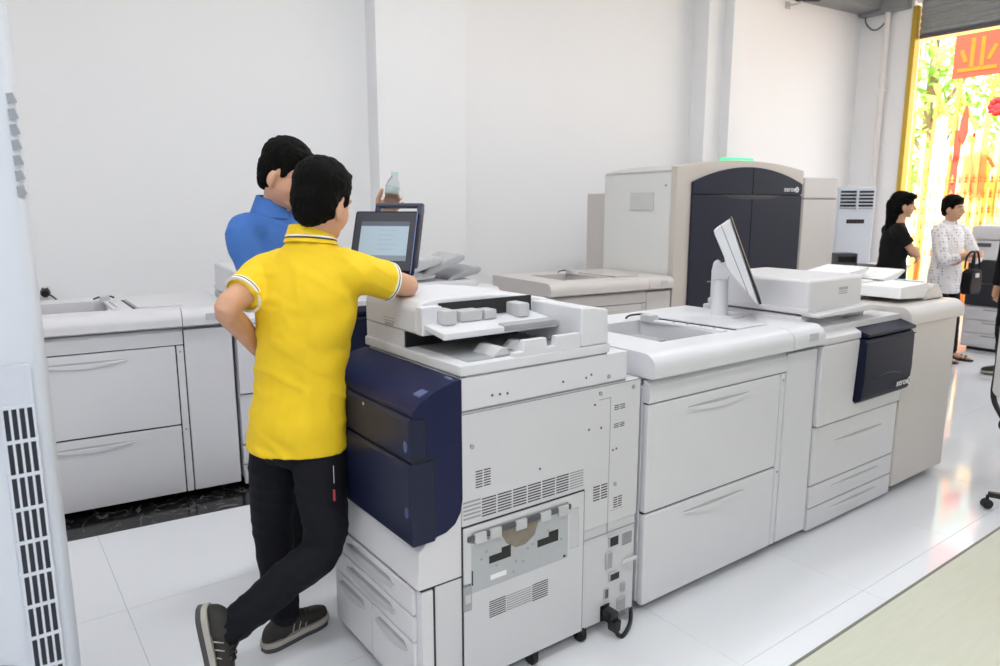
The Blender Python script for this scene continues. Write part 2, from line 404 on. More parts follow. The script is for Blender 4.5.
def make_engine(label, loc, rz, m):
    """digital press engine: white door, navy bulged door, three trays, scanner with lid"""
    t = thing('digital_printer', label, 'printer', loc, rz)
    W_ = .83; DP = .78
    B().box(.0, W_, .03, DP, .05, 1.03, .006).o('body', m, t)
    B().box(.03, W_-.03, .06, DP-.03, .03, .05).o('base_pan', GAP, t)
    for cx, cy in ((.08, .12), (W_-.08, .12), (.08, DP-.08), (W_-.08, DP-.08)):
        B().cyl((cx-.015, cy, .03), (cx+.015, cy, .03), .03, n=14).o('caster', RUB, t)
    for z0, z1 in ((.025, .135), (.141, .252), (.258, .548)):
        d = B().box(.003, W_-.003, 0, .03, z0, z1, .006).o('paper_tray', m, t)
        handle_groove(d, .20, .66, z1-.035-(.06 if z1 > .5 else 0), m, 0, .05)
    fd = B().prism([(.003, .556), (W_, .556), (W_, .62), (.34, .62), (.32, .64), (.345, .95), (.003, .95)], 'y', -.012, .03, .008).o('front_door', m, t)
    B().prism([(-.012, .952), (-.012, .985), (.03, 1.005), (.12, 1.06), (.34, 1.06), (.34, .952)], 'x', .0, .35, .006).o('top_cover', m, t)
    # navy door bulging out with rounded foot
    pf = [(.03, .955), (-.035, .95), (-.048, .93), (-.05, .75), (-.042, .645), (-.03, .628), (.03, .628)]
    B().prism(pf, 'x', .335, W_+.014, .008).o('navy_door', NAVYD, t)
    B().box(.335, W_+.014, -.052, -.03, .932, .936).o('door_joint', GAP, t)
    tp = [(-.05, .957), (-.052, .975), (.05, 1.005), (.12, 1.03), (.13, 1.03), (.13, .957)]
    B().prism(tp, 'x', .345, W_+.014, .006).o('navy_shelf', NAVYD, t)
    B().box(.37, W_-.02, .05, .12, 1.0, 1.018, .006).o('shelf_recess', NAVYG, t)
    pts = [(.40+.02*i, .735+.02*math.sin(PI*i/16)) for i in range(17)]
    B().tube([(a, -.0505, b) for a, b in pts], .002, 6).o('door_crease', NAVYG, t)
    xerox_mark(t, W_-.155, -.0515, .665, .052, WHITE, .2)
    # scanner deck and lid
    B().box(.02, .62, .12, .70, 1.03, 1.075, .01).o('scanner_deck', m, t)
    ad = B().box(.02, .52, .09, .66, 1.085, 1.25, .018, 3).o('document_cover', m, t)
    B().box(.015, .525, .085, .665, 1.082, 1.112, .008).o('cover_base', m, ad)
    B().box(.29, .37, .0885, .0905, 1.165, 1.17).box(.29, .365, .0885, .0905, 1.175, 1.18).box(.29, .37, .0885, .0905, 1.185, 1.2).o('cover_label', GREY, ad)
    B().prism([(.02, 1.075), (.62, 1.075), (.66, 1.085), (.5, 1.105), (.3, 1.1), (.02, 1.09)], 'y', .03, .12, .004).o('deck_lip', m, t)
    return t
def make_finisher(label, loc, rz, m, trays):
    t = thing('finisher', label, 'finisher', loc, rz)
    W_ = .66; DP = .74
    B().box(0, W_, .02, DP, .05, .99, .008).o('body', m, t)
    B().box(.004, W_-.03, 0, .03, .05, .955, .008).o('front_door', m, t)
    B().box(.03, W_-.03, .05, DP-.03, .035, .05).o('base_pan', GAP, t)
    for cx, cy in ((.06, .1), (W_-.08, .1), (.06, DP-.08), (W_-.08, DP-.08)):
        B().cyl((cx-.015, cy, .03), (cx+.015, cy, .03), .03, n=14).o('caster', RUB, t)
    n = 8; prof = [(.08, .958), (-.012, .958), (-.022, .97)]
    for i in range(n+1):
        a = rad(-10+100*i/n); prof.append((.04-.062*math.cos(a), .99+.068*math.sin(a)))
    prof += [(.08, 1.058)]
    B().prism(prof, 'x', 0, W_, 0).o('rim', m, t)
    B().box(0, W_, .078, DP, .985, 1.058, .006).o('top_deck', m, t)
    if trays == 'white':
        B().prism([(.0, 1.058), (.40, 1.058), (.46, 1.09), (.40, 1.15), (.28, 1.165), (.10, 1.17), (.0, 1.165)], 'y', .34, .70, .012).o('stacker_hood', WHITE, t)
        B().prism([(.03, 1.172), (.30, 1.20), (.36, 1.225), (.34, 1.235), (.26, 1.225), (.03, 1.20)], 'y', .40, .66, .004).o('output_tray', WHITE, t)
        B().prism([(.12, 1.085), (.62, 1.058), (.62, 1.075), (.50, 1.12), (.46, 1.15), (.42, 1.16), (.12, 1.15)], 'y', .10, .34, .01).o('document_tray', WHITE, t)
        B().prism([(.40, 1.062), (.64, 1.062), (.60, 1.10), (.55, 1.145), (.50, 1.145)], 'y', .09, .30, .006).o('tray_wing', m, t)
        B().prism([(.42, 1.163), (.58, 1.105), (.585, 1.108), (.425, 1.168)], 'y', .12, .27).o('sheet', mat('pale_blue_label', '#c9dbe2', .6), t)
        B().prism([(.30, 1.168), (.58, 1.215), (.60, 1.205), (.50, 1.16), (.40, 1.14)], 'y', .30, .56, .006).o('output_tray', WHITE, t)
    else:
        B().box(.0, .55, .1, .60, 1.058, 1.10, .012).o('stacker_hood', m, t)
        B().prism([(-.05, 1.10), (.25, 1.12), (.27, 1.145), (.20, 1.16), (-.05, 1.19)], 'y', .15, .50, .012).o('tray_base', m, t)
        for i, (x0, z0, x1, z1) in enumerate(((.02, 1.145, .30, 1.235), (.16, 1.125, .48, 1.245), (.34, 1.085, .62, 1.155))):
            dx, dz = x1-x0, z1-z0
            B().prism([(x0, z0), (x1-.03, z1-.02), (x1, z1+.005), (x1-.012, z1+.03), (x1-.06, z1+.03), (x0+.04, z0+.10-.03*i)], 'y', .10+.03*i, .42+.03*i, .014, 3).o('output_tray', [LGREY, mat('tray_grey', '#b9babd', .45), GREY][i], t)
    return t

# ------------------------------------------------------------ row in front of the camera: feeder, engine, finisher
RB = (1.978, 1.75, 0)
make_feeder('white paper feeder with an open top beside the copier, carrying the upright monitor', RB, 0, PLAS2)
make_engine('white digital press engine with a navy front door and scanner lid on top', (RB[0]+1.172, RB[1], 0), 0, PLAS)
make_finisher('pale finisher with white paper trays on its rim, next to the navy door', (RB[0]+2.02, RB[1], 0), 0, WARM, 'white')
# upright monitor on a post standing on the feeder
mo = thing('touch_monitor', 'white touch monitor tilted on a post, seen edge on above the feeder', 'monitor', (2.955, 2.18, 1.0595), rad(-54.6))
B().lathe([(.12, 0), (.12, .004), (.05, .008)], (0, .03, 0), 24).o('foot_plate', PLAS2, mo)
po = B().lathe([(.044, .004), (.04, .02), (.036, .17), (.036, .18)], (0, 0, 0), 20).o('post', PLAS2, mo)
B().prism([(-.04, .18), (.036, .18), (.036, .205), (.008, .20), (-.004, .235), (-.002, .265), (-.02, .278), (-.038, .265), (-.046, .22)], 'y', -.03, .03, .006).o('yoke', PLAS2, po)
B().cyl((.018, -.035, .228), (.018, .035, .228), .036, n=24).o('pivot', PLAS2, mo)
B().prism([(.02, .17), (.036, .19), (.042, .21), (.03, .215), (.012, .2)], 'y', -.02, .02, .002).o('cable_gap', DGREY, po)
bk = B().prism([(.03, .478), (-.042, .425), (-.036, .405), (.012, .30), (.02, .26), (.05, .22), (.09, .175), (.165, .088), (.178, .088)], 'y', -.165, .11, .008, 3).o('shell', PLAS2, mo)
B().prism([(.028, .484), (.034, .484), (.190, .09), (.180, .085)], 'y', -.172, .117, .002).o('screen', BLACK, mo)
B().prism([(-.01, .445), (-.006, .447), (.13, .135), (.126, .132)], 'y', -.1655, -.1645).o('shell_joint', SEAM, bk)
# ------------------------------------------------------------ machine row along the wall
make_feeder('white two drawer paper feeder by the wall socket, standing behind the tall air conditioner', wp(-.285, 0), WYAW, PLAS)
make_engine('white digital press engine hidden behind the two men at the wall', wp(.885, 0), WYAW, PLAS)
make_finisher('white finisher with fanned grey output trays against the wall', wp(1.95, .05), WYAW, PLAS, 'grey')
make_feeder('cream paper feeder attached to the large navy fronted press', wp(2.985, 0), WYAW, WARM)
# big press
pr = thing('production_press', 'large cream production press with an arched navy front and green beacon', 'press', wp(4.152, 0), WYAW)
PW = 1.50; PDp = .87
def arch(x0, x1, zs, zp, n=16): return [(x0+(x1-x0)*i/n, zs+(zp-zs)*(1-((2*i/n-1)**2))) for i in range(n+1)]
B().box(.01, PW-.01, .05, PDp, .06, 1.86, .008).o('cabinet', mat('press_side', '#e2e2df', .4, var=.012), pr)
top = arch(0, PW, 1.89, 1.955)
B().prism([(0, .06), (PW, .06)]+top[::-1], 'y', 0, .06, .008).o('front_frame', WARMD, pr)
B().prism([(.002, 1.85), (PW-.002, 1.85)]+arch(.002, PW-.002, 1.868, 1.945)[::-1], 'y', .06, PDp-.02, .006).o('roof', mat('press_roof', '#c9c5c2', .4), pr)
zb = lambda x: 1.775+.127*(1-((2*(x-.155)/(1.47-.155)-1)**2))
def door(x0, x1, z0, z1, curved):
    if curved: pts = [(x0, z0), (x1, z0)]+[(x1+(x0-x1)*i/12, zb(x1+(x0-x1)*i/12)) for i in range(13)]
    else: pts = [(x0, z0), (x1, z0), (x1, z1), (x0, z1)]
    return B().prism(pts, 'y', -.018, .0, .005).o('door_panel', PRESSB, pr)
B().box(.16, 1.465, -.006, .001, .10, 1.76).o('door_backing', GAP, pr)
door(.155, .836, 1.685, 0, True); door(.84, 1.47, 1.685, 0, True)
door(.155, .836, .10, 1.678, False); door(.84, 1.47, .10, 1.678, False)
B().prism([(.50, 1.682), (1.19, 1.682), (1.10, 1.655), (.99, 1.645), (.70, 1.645), (.58, 1.655)], 'y', -.0195, -.015).o('grip_dark_patch', mat('grip_dark', '#11131f', .4), pr)
B().box(.36, .44, -.0195, -.017, .99, .997).o('small_nameplate', GREY, pr)
xerox_mark(pr, 1.225, -.0195, 1.712, .062)
gb = mat('green_beacon', '#5be0a0', .4, emit=.75)
B().box(.68, .98, .10, .22, 1.94, 1.985, .015).o('beacon', gb, pr)
B().box(-.002, .0105, .25, .52, 1.56, 1.70, .002).o('side_sticker', mat('sticker', '#cdcecb', .5), pr)
for zz in (1.0, 1.75): B().cyl((.004, .12, zz), (.011, .12, zz), .01, n=8).o('side_screw', GREY, pr)
for cx in (.15, PW-.15):
    for cy in (.15, PDp-.15): B().cyl((cx-.02, cy, .03), (cx+.02, cy, .03), .03, n=14).box(cx-.03, cx+.03, cy-.03, cy+.03, .03, .07).o('caster', RUB, pr)
pf = thing('press_finisher', 'cream stacker cabinet standing right of the navy press doors', 'finisher', wp(5.668, 0), WYAW)
B().box(0, .47, .0, .80, .06, 1.648, .012).o('cabinet', WARM, pf)
B().box(0, .47, .0, .80, 1.656, 1.835, .012).o('upper_cover', WARM, pf)
B().box(.01, .46, .01, .79, 1.648, 1.656).o('joint', SEAM, pf)
B().box(.47, .53, .12, .70, .3, 1.75, .01).o('side_duct', WARM, pf)
B().box(.04, .43, .05, .75, 0, .06).o('plinth', GAP, pf)
pt = thing('press_tower', 'narrow cream tower standing behind the press at the wall', 'cabinet', wp(4.27, .89), WYAW)
B().box(0, .5, .0, .36, .0, 1.70, .008).o('tower_cabinet', WARM, pt)
B().box(.04, .46, -.006, .0, .1, 1.62, .004).o('tower_door', WARM, pt)
B().cyl((.03, -.008, 1.38), (.03, 0, 1.38), .012, n=8).cyl((.10, -.012, 1.38), (.10, 0, 1.38), .012, n=8).o('tower_screw', GREY, pt)

# ------------------------------------------------------------ the copier in front
cp = thing('office_copier', 'white copier with navy front doors and a bare metal plate in its side', 'copier', (1.0, 1.76, 0))
CW = .635
B().box(.15, .945, .0, CW, .44, .972, .005).o('upper_body', PANEL, cp)
B().box(.06, .945, .006, CW, .048, .44, .004).o('lower_body', PANEL, cp)
B().box(.2, .9, .05, CW-.03, .036, .048).o('base_pan', GAP, cp)
# white front: column below the navy doors, cabinet and trays
B().prism([(-.012, .44), (.15, .44), (.15, .70), (.10, .70), (.03, .60), (-.005, .565)], 'y', .0, CW, .006).o('front_white_panel', PLAS, cp)
B().box(0, .044, .0, CW, .035, .432, .008).o('front_column', PLAS, cp)
B().box(.050, .148, .001, .05, .035, .436, .003).o('side_pillar', PANEL, cp)
B().box(.044, .050, .004, .05, .04, .436).box(.0, .148, .003, CW-.002, .434, .441).o('dark_joint', GAP, cp)
def tray(y0, y1, z0, z1):
    d = B().box(-.014, .002, y0, y1, z0, z1, .005).o('paper_tray', PLAS, cp)
    n = 12; cy = (y0+y1)/2; hw = min(.18, (y1-y0)*.36)
    lo = [(cy-hw+2*hw*i/n, z1-.045-.018*math.sin(PI*i/n)) for i in range(n+1)]
    hi = [(cy-hw+2*hw*i/n, z1-.030) for i in range(n+1)]
    B().prism(hi+lo[::-1], 'x', -.022, -.012, .003).o('grip', LGREY, d)
    B().prism([(cy-hw*.9, z1-.029), (cy+hw*.9, z1-.029), (cy+hw*.8, z1-.018), (cy-hw*.8, z1-.018)], 'x', -.0155, -.013).o('grip_dark_patch', GREY, d)
tray(.03, CW-.01, .345, .430); tray(.03, CW-.01, .255, .340); tray(.03, .325, .05, .250); tray(.33, CW-.01, .05, .250)
# navy part
nb = [(.0, .60), (.05, .60), (.09, .605), (.125, .625), (.146, .66), (.153, .70), (.153, 1.083)]
tpz = [(.12, 1.08), (.06, 1.062), (.01, 1.035), (-.02, 1.008)]
B().prism(nb+tpz+[(-.022, .99), (0, .985)], 'y', -.004, CW+.004, .005).o('navy_housing', NAVY, cp)
B().prism([(-.034, .862), (.020, .862), (.020, .984), (-.030, .992), (-.036, .98)], 'y', -.008, CW+.006, .005).o('upper_door', NAVYG, cp)
B().prism([(-.030, .592), (.05, .592), (.05, .852), (-.034, .854), (-.040, .84), (-.036, .70)], 'y', -.008, CW+.006, .005).o('lower_door', NAVYG, cp)
B().box(-.026, .050, -.005, CW, .853, .862).box(.0205, .0235, -.0052, 0, .86, .985).box(.0505, .0535, -.0052, 0, .6, .85).o('navy_joint', mat('navy_gap', '#0b0e1c', .5), cp)
B().prism([(.02, 1.04), (.135, 1.078), (.137, 1.084), (.02, 1.047)], 'y', .02, .06, .001).o('shelf_catch', mat('shelf_catch_blue', '#5a668f', .3), cp)
for zz in (.905, .70): B().ball((-.037, .012, zz), (.004, .012, .018), n=10, m=6).o('dimple', mat('dimple_blue', '#4b567e', .3), cp)
em = B().lathe([(.014, -.001), (.014, .001)], (-.0405, .60, .655), 16, 'x').o('ball_emblem', WHITE, cp)
text_part('wordmark', 'xerox', .03, WHITE, cp, (-.0415, .575, .645), (PI/2, 0, -PI/2))
text_part('model_mark', 'x', .018, WHITE, cp, (-.0365, .29, .97), (PI/2, 0, -PI/2))
# far side work surface
B().box(.05, .55, CW+.003, .90, .90, .975, .01).o('side_shelf', PLAS, cp)
B().box(.06, .2, CW+.03, .82, .975, .99, .004).o('shelf_pad_grey', LGREY, cp)
B().box(.1, .5, CW+.003, .85, .035, .90, .01).o('side_cabinet', PLAS, cp)
# scanner and document feeder
B().box(.155, .873, .004, CW-.005, .978, 1.083, .005).o('scanner', PLAS2, cp)
B().box(.16, .87, .008, CW-.01, .972, .978).box(.17, .77, .006, CW-.01, 1.083, 1.088).o('scanner_joint', SEAM, cp)
B().box(.150, .78, .0, CW+.015, 1.088, 1.122, .006).o('platen_lid', PLAS2, cp)
fh = B().prism([(.155, 1.178), (.155, 1.26), (.175, 1.285), (.25, 1.293), (.45, 1.295), (.60, 1.28), (.70, 1.262), (.765, 1.245), (.775, 1.178)], 'y', .27, CW+.01, .010, 3).o('feed_head', PLAS2, cp)
B().box(.157, .77, .36, CW+.006, 1.12, 1.18).o('feed_head_base', PLAS2, cp)
B().box(.156, .235, .235, .275, 1.178, 1.272, .005).o('feed_head_nose', PLAS2, cp)
B().prism([(.643, 1.122), (.643, 1.258), (.70, 1.255), (.768, 1.243), (.776, 1.122)], 'y', .002, .32, .008, 3).o('hinge_block', PLAS2, cp)
B().prism([(.36, 1.10), (.36, 1.135), (.395, 1.137), (.40, 1.172), (.49, 1.172), (.495, 1.14), (.53, 1.14), (.535, 1.172), (.642, 1.172), (.642, 1.10)], 'y', .004, .03, .002).o('exit_guard', PLAS2, cp)
B().box(.2, .64, .035, .35, 1.1195, 1.124).o('exit_bed', GREY, cp)
for gx in (.30, .42): B().prism([(gx, 1.124), (gx+.07, 1.124), (gx+.055, 1.15), (gx+.03, 1.15)], 'y', .04, .16, .004).o('exit_rib', LGREY, cp)
B().box(.16, .64, .35, .36, 1.123, 1.177).o('exit_mouth', BLACK, cp)
tr = B().prism([(.115, 1.180), (.29, 1.205), (.29, 1.222), (.115, 1.202)], 'x', .165, .638, .004).o('input_tray', PLAS2, cp)
B().prism([(.112, 1.186), (.15, 1.19), (.15, 1.211), (.112, 1.206)], 'x', .40, .632, .003).o('tray_strip', GREY, tr)
for gx in (.215, .52): B().box(gx, gx+.05, .19, .27, 1.212, 1.262, .008).o('side_guide', LGREY, tr)
B().box(.29, .38, .21, .27, 1.214, 1.252, .006).box(.39, .44, .21, .27, 1.214, 1.248, .006).o('centre_guide', LGREY, tr)
B().box(.24, .635, .2665, .2705, 1.222, 1.277).o('feed_slot', mat('slot_black', '#26262a', .6), cp)
B().box(.154, .1555, .42, .50, 1.20, 1.204).box(.1535, .1555, .42, .50, 1.212, 1.214).box(.1535, .1555, .43, .49, 1.186, 1.196).o('front_label', GREY, cp)
# side furniture on the panel facing the camera
def slots(name, x0, x1, z0, z1, cols, rows, m=GAP, slope=0, gap=.16, y=-.0004, par=cp):
    b = B(); cw = (x1-x0)/cols; rh = (z1-z0)/rows
    for c in range(cols):
        for r in range(rows):
            a = x0+cw*c+cw*gap*.5; e = a+cw*(1-gap); zz = z0+rh*r+rh*.28
            b.box(a, e, y, y+.003, zz, zz+rh*.44)
    return b.o(name, m, par)
slots('vent', .2, .263, .72, .781, 2, 7); slots('vent', .223, .597, .618, .685, 6, 7, gap=.1)
slots('vent', .711, .788, .544, .605, 2, 6); slots('vent', .816, .864, .493, .539, 2, 5)
slots('vent', .807, .866, .87, .892, 2, 3); slots('vent', .807, .866, .803, .822, 2, 3)
slots('vent_line', .155, .222, .622, .69, 1, 5, SEAM, gap=0); slots('vent_line', .598, .665, .618, .685, 1, 7, SEAM, gap=.05)
b = B()
for x, z in ((.186,.866),(.464,.728),(.735,.948),(.671,1.011),(.695,1.019),(.565,1.013),(.712,.908),(.745,.818),(.686,.822),(.808,.722),(.825,.725),(.30,1.012),(.33,1.01),(.27,1.013)):
    yy = .0 if z < .97 else .004
    B().cyl((x, yy-.0012, z), (x, yy+.001, z), .0045, n=8).o('screw_hole', DGREY, cp)
for x, z in ((.186,.862),(.777,1.0),(.90,.945),(.819,.589),(.735,.945)): B().cyl((x+.004, -.003 if z < .97 else .001, z), (x+.004, .005, z), .008, n=10).o('screw', GREY, cp)
B().box(.789, .7915, -.0006, .002, .40, .922).box(.733, .79, -.0006, .002, .921, .9235).box(.157, .945, -.0006, .002, .968, .972).box(.67, .945, -.0006, .002, .403, .4065).box(.669, .6725, -.0006, .002, .045, .60).box(.80, .87, -.0006, .002, .487, .4885).o('panel_line', SEAM, cp)
# lower side door with the opening for the removed tray
dr = B().box(.152, .176, -.006, .01, .058, .372).box(.59, .664, -.006, .01, .058, .582).box(.176, .59, -.006, .01, .058, .372, .0).box(.152, .664, -.006, .01, .582, .60).box(.152, .180, -.006, .01, .41, .582).o('side_door', PANEL, cp)
B().box(.147, .152, -.0015, .004, .04, .605).box(.147, .669, -.0015, .004, .60, .606).box(.664, .669, -.0015, .004, .045, .6).o('door_gap', GAP, cp)
B().box(.60, .64, -.0068, -.005, .40, .55, .002).o('door_inset', mat('inset_grey', '#cacace', .45), dr)
B().box(.15, .181, -.008, -.001, .317, .402, .002).o('latch', GREY, dr)
B().box(.155, .176, -.0095, -.007, .345, .375, .002).o('latch_tab', LGREY, dr)
B().prism([(.178, .372), (.592, .372), (.592, .56), (.46, .56), (.44, .50), (.40, .478), (.36, .478), (.32, .505), (.30, .54), (.178, .545)], 'y', -.0052, .0, .0).o('metal_plate', STEEL, cp)
B().box(.178, .592, .001, .004, .372, .583).o('cavity', mat('cavity_dark', '#3f3d3a', .7), cp)
B().prism([(.28, .556), (.48, .558), (.452, .50), (.40, .476), (.36, .474), (.31, .50)], 'y', -.0035, .0, .001).o('roller', RUST, cp)
B().box(.165, .60, -.012, .0, .553, .572, .003).o('hinge_bar', DGREY, cp)
for i, x in enumerate((.19, .25, .355, .46, .54)): B().box(x, x+.045, -.016, -.004, .54, .575, .003).o('hinge_clip', LGREY, cp)
for x0, x1, z in ((.25, .338, .466), (.452, .545, .462)):
    B().prism([(x0, z-.012), (x1, z-.012), (x1, z+.03), (x0+.05, z+.03), (x0+.05, z+.014), (x0, z+.014)], 'y', -.0062, -.004).o('plate_slot', BLACK, cp)
B().box(.255, .32, -.0062, -.005, .395, .412).o('rating_sticker', WHITE, cp)
B().box(.181, .186, -.0062, -.004, .40, .45).box(.57, .58, -.0062, -.004, .378, .386).o('plate_notch', BLACK, cp)
b = B()
for x, z in ((.22,.48),(.24,.50),(.36,.43),(.39,.42),(.41,.46),(.43,.47),(.56,.45),(.50,.50),(.28,.44),(.35,.395)): B().cyl((x, -.007, z), (x, -.004, z), .0045, n=8).o('plate_rivet', GREY, cp)
slots('vent', .249, .318, .26, .322, 1, 8, y=-.0064, gap=.02, par=dr); slots('vent', .43, .501, .256, .322, 1, 8, y=-.0064, gap=.02, par=dr)
slots('vent_line', .32, .428, .26, .32, 1, 7, SEAM, y=-.0063, gap=.02, par=dr)
# ports at the lower right
def port(name, x0, x1, z0, z1, m=BLACK): 
    p = B().box(x0-.004, x1+.004, -.002, .003, z0-.004, z1+.004, .0015).o(name, LGREY, cp)
    B().box(x0, x1, -.003, .002, z0, z1).o('socket_hole', m, p)
port('network_port', .806, .848, .345, .38); port('serial_port', .794, .818, .26, .32, GREY); port('display_port', .813, .858, .204, .23)
port('usb_port', .788, .803, .142, .177, DGREY); port('usb_port', .879, .893, .14, .171, GREY); port('rating_port', .86, .896, .065, .112, GREY)
slots('vent_mesh', .873, .925, .329, .378, 6, 8, SEAM, gap=.4); slots('vent_mesh', .866, .924, .04, .06, 6, 4, SEAM, gap=.4)
B().prism([(.87, .255), (.945, .258), (.945, .272), (.88, .27)], 'y', -.012, .0, .003).o('side_ledge', PANEL, cp)
B().box(.768, .813, -.002, .004, .052, .115, .002).o('power_inlet', BLACK, cp)
for cx, cy in ((.13, .12), (.68, .02), (.45, .02), (.86, .1), (.13, CW-.1), (.86, CW-.1)):
    B().lathe([(.026, -.012), (.03, -.008), (.03, .008), (.026, .012)], (cx, cy, .03), 16, 'x').box(cx-.02, cx+.02, cy-.015, cy+.015, .03, .05).o('caster', RUB, cp)
# power cord
pc = thing('power_cord', 'black power cord plugged into the copier side and trailing to the floor', 'cord', (1.79, 1.75, 0))
B().box(-.02, .02, -.045, .006, .062, .108, .006).prism([(-.016, .035), (.016, .035), (.02, .08), (-.02, .08)], 'y', -.06, -.02, .006).o('plug', BLACK, pc)
B().tube([(0, -.045, .05), (.01, -.05, .02), (.03, -.055, .008), (.07, -.04, .008), (.12, -.01, .012), (.15, .02, .04), (.158, .06, .09), (.162, .12, .10), (.162, .3, .02)], .0085, 10, 6).o('cable', BLACK, pc)

# control panel of the copier
tp_ = thing('control_screen', 'navy framed touch screen on a post behind the copier lid', 'touch screen', (1.30, 2.565, .976), rad(-48.3))
SH = Vector((0, .40, .917))                      # up-slope direction of the leaning panel
def leaning(o, dy=0): o.rotation_euler = (rad(-23.6), 0, 0); o.location = (0, dy, .355); return o
fr = leaning(B().box(-.135, .135, -.012, .03, 0, .265, .012, 3).o('panel_frame', NAVYD, tp_))
B().box(-.126, .126, -.0145, -.011, .01, .255, .003).o('bezel', mat('bezel_charcoal', '#3b3c46', .35), fr)
scr = B().box(-.098, .104, -.0158, -.0140, .05, .215).o('screen', mat('lit_screen', '#9fb1be', .3, emit=.22, var=.06, scale=6), fr)
B().box(-.098, .104, -.0166, -.0156, .196, .215).o('menu_bar', mat('screen_header', '#59626e', .3, emit=.1), scr)
B().box(-.098, .104, -.0166, -.0156, .05, .072).o('status_bar', mat('screen_footer', '#7b8690', .3, emit=.2), scr)
b = B()
for i in range(5): b.box(-.02, .06-.012*(i % 3), -.0164, -.0156, .176-.02*i, .180-.02*i)
b.o('screen_rows', mat('screen_rows', '#8fa3b0', .3, emit=.3), scr)
B().box(-.09, -.03, -.0166+.0001, -.0164, .199, .205).o('menu_text', WHITE, scr)
B().prism([(.1285, 0), (.1325, 0), (.1325, .262), (.1285, .262)], 'y', -.0142, -.0125).o('edge_strip', mat('edge_blue', '#6f7fae', .3), fr)
B().prism([(-.05, 0), (.05, 0), (.045, .30), (.03, .42), (-.03, .42), (-.045, .30)], 'y', .02, .09, .008).o('post', NAVY, tp_)
h = leaning(B().box(-.085, .125, .06, .085, .312, .330, .006).box(-.085, -.062, .06, .085, .06, .315, .008).box(.100, .127, .055, .085, .05, .315, .008).box(-.085, .125, .06, .085, .05, .08, .008).o('rear_loop', mat('loop_navy', '#333a50', .35), tp_))
B().cyl((0, .03, .40), (0, .10, .46), .022, n=14).o('loop_arm', NAVYD, tp_)

# ------------------------------------------------------------ tall air conditioner close on the left
ACW = mat('aircon_white', '#d9dfe9', .3, var=.01)
ac = thing('air_conditioner', 'tall white floor standing air conditioner with a dark side grille', 'air conditioner', (-.134, 2.30, 0), 0)
def acprof(w, y0, dep, r, bulge):
    pts = []
    for i in range(9):
        a = rad(-90+90*i/8); pts.append((w-r+r*math.cos(a), y0+r+r*math.sin(a)))
    pts += [(w, y0+dep), (-w, y0+dep)]
    for i in range(9):
        a = rad(180+90*i/8); pts.append((-w+r+r*math.cos(a), y0+r+r*math.sin(a)))
    for i in range(1, 8): pts.append((-w+r+(2*w-2*r)*i/8, y0-bulge*math.sin(PI*i/8)))
    return pts
B().prism(acprof(.265, -.19, .36, .045, .012), 'z', .04, 2.12, .004).o('cabinet', ACW, ac)
B().box(-.25, .25, -.15, .15, 0, .04).o('plinth', LGREY, ac)
B().prism([(p[0]*.9, p[1]*.985-.004) for p in acprof(.24, -.192, .1, .04, .012)], 'z', .08, 1.26, .004).o('lower_panel', ACW, ac)
fx0, fx1 = .155, .222
gr = B().box(fx0, fx1, -.2015, -.19, .30, 1.10).o('grille_dark', mat('grille_navy', '#20242f', .5), ac)
for i in range(5):
    B().box(fx0-.002+i*.0165, fx0+.0035+i*.0165, -.2045, -.196, .30, 1.21).o('grille_bar', ACW, gr)
for i in range(10):
    B().box(fx0-.004, fx1+.004, -.205, -.196, .30+i*.089, .309+i*.089).o('grille_bar', ACW, gr)
B().box(fx0, fx1, -.2012, -.19, 1.10, 1.21).o('grille_blank', ACW, gr)
for i in range(7):
    z = 1.62+i*.036
    B().prism([(.243, z), (.262, z+.006), (.255, z+.027), (.241, z+.024)], 'y', -.186, -.15).o('side_louvre', mat('louvre_grey', '#9aa0a9', .4), ac)
for r in (.035, .055, .075):
    B().tube([(.075+r*math.cos(2*PI*k/24), -.2055, .36+r*math.sin(2*PI*k/24)) for k in range(25)], .003, 6).o('round_badge', mat('badge_grey', '#b7bcc4', .35), ac)
# ------------------------------------------------------------ people
SKIN = mat('skin', '#d3a283', .5, var=.06, scale=30)
SKIN2 = mat('skin_tan', '#d8a68a', .5, var=.06, scale=30)
HAIR = mat('black_hair', '#0a0908', .7, var=.3, scale=80, bump=.8, bscale=160, spec=.1)
YEL = mat('yellow_cotton', '#f6cf1c', .75, var=.03, scale=20, bump=.12, bscale=700)
BLU = mat('blue_cotton', '#3f72c0', .75, var=.05, scale=20, bump=.12, bscale=700)
TROU = mat('black_trousers', '#15161c', .8, var=.2, scale=14, bump=.15, bscale=500, spec=.2)
BLKT = mat('black_cotton', '#141213', .8, var=.15, scale=14, spec=.2)
SHOE = mat('dark_shoe_mesh', '#34322f', .75, var=.15, scale=60, bump=.3, bscale=300)
SOLE = mat('pale_sole', '#bcb8ae', .55, var=.06)
SOLED = mat('dark_sole', '#4c4a4c', .5, var=.1)
def V(*a): return Vector(a)
def hz(v): v = Vector((v[0], v[1], 0)); return v.normalized()
def remesh(b, vox, smooth=3):
    me = b.mesh('tmp'); ob = bpy.data.objects.new('tmp', me); COL.objects.link(ob)
    r = ob.modifiers.new('r', 'REMESH'); r.mode = 'VOXEL'; r.voxel_size = vox; r.adaptivity = 0
    s = ob.modifiers.new('s', 'SMOOTH'); s.factor = .5; s.iterations = smooth
    dg = bpy.context.evaluated_depsgraph_get(); out = bpy.data.meshes.new_from_object(ob.evaluated_get(dg))
    bpy.data.objects.remove(ob, do_unlink=True); bpy.data.meshes.remove(me)
    return out
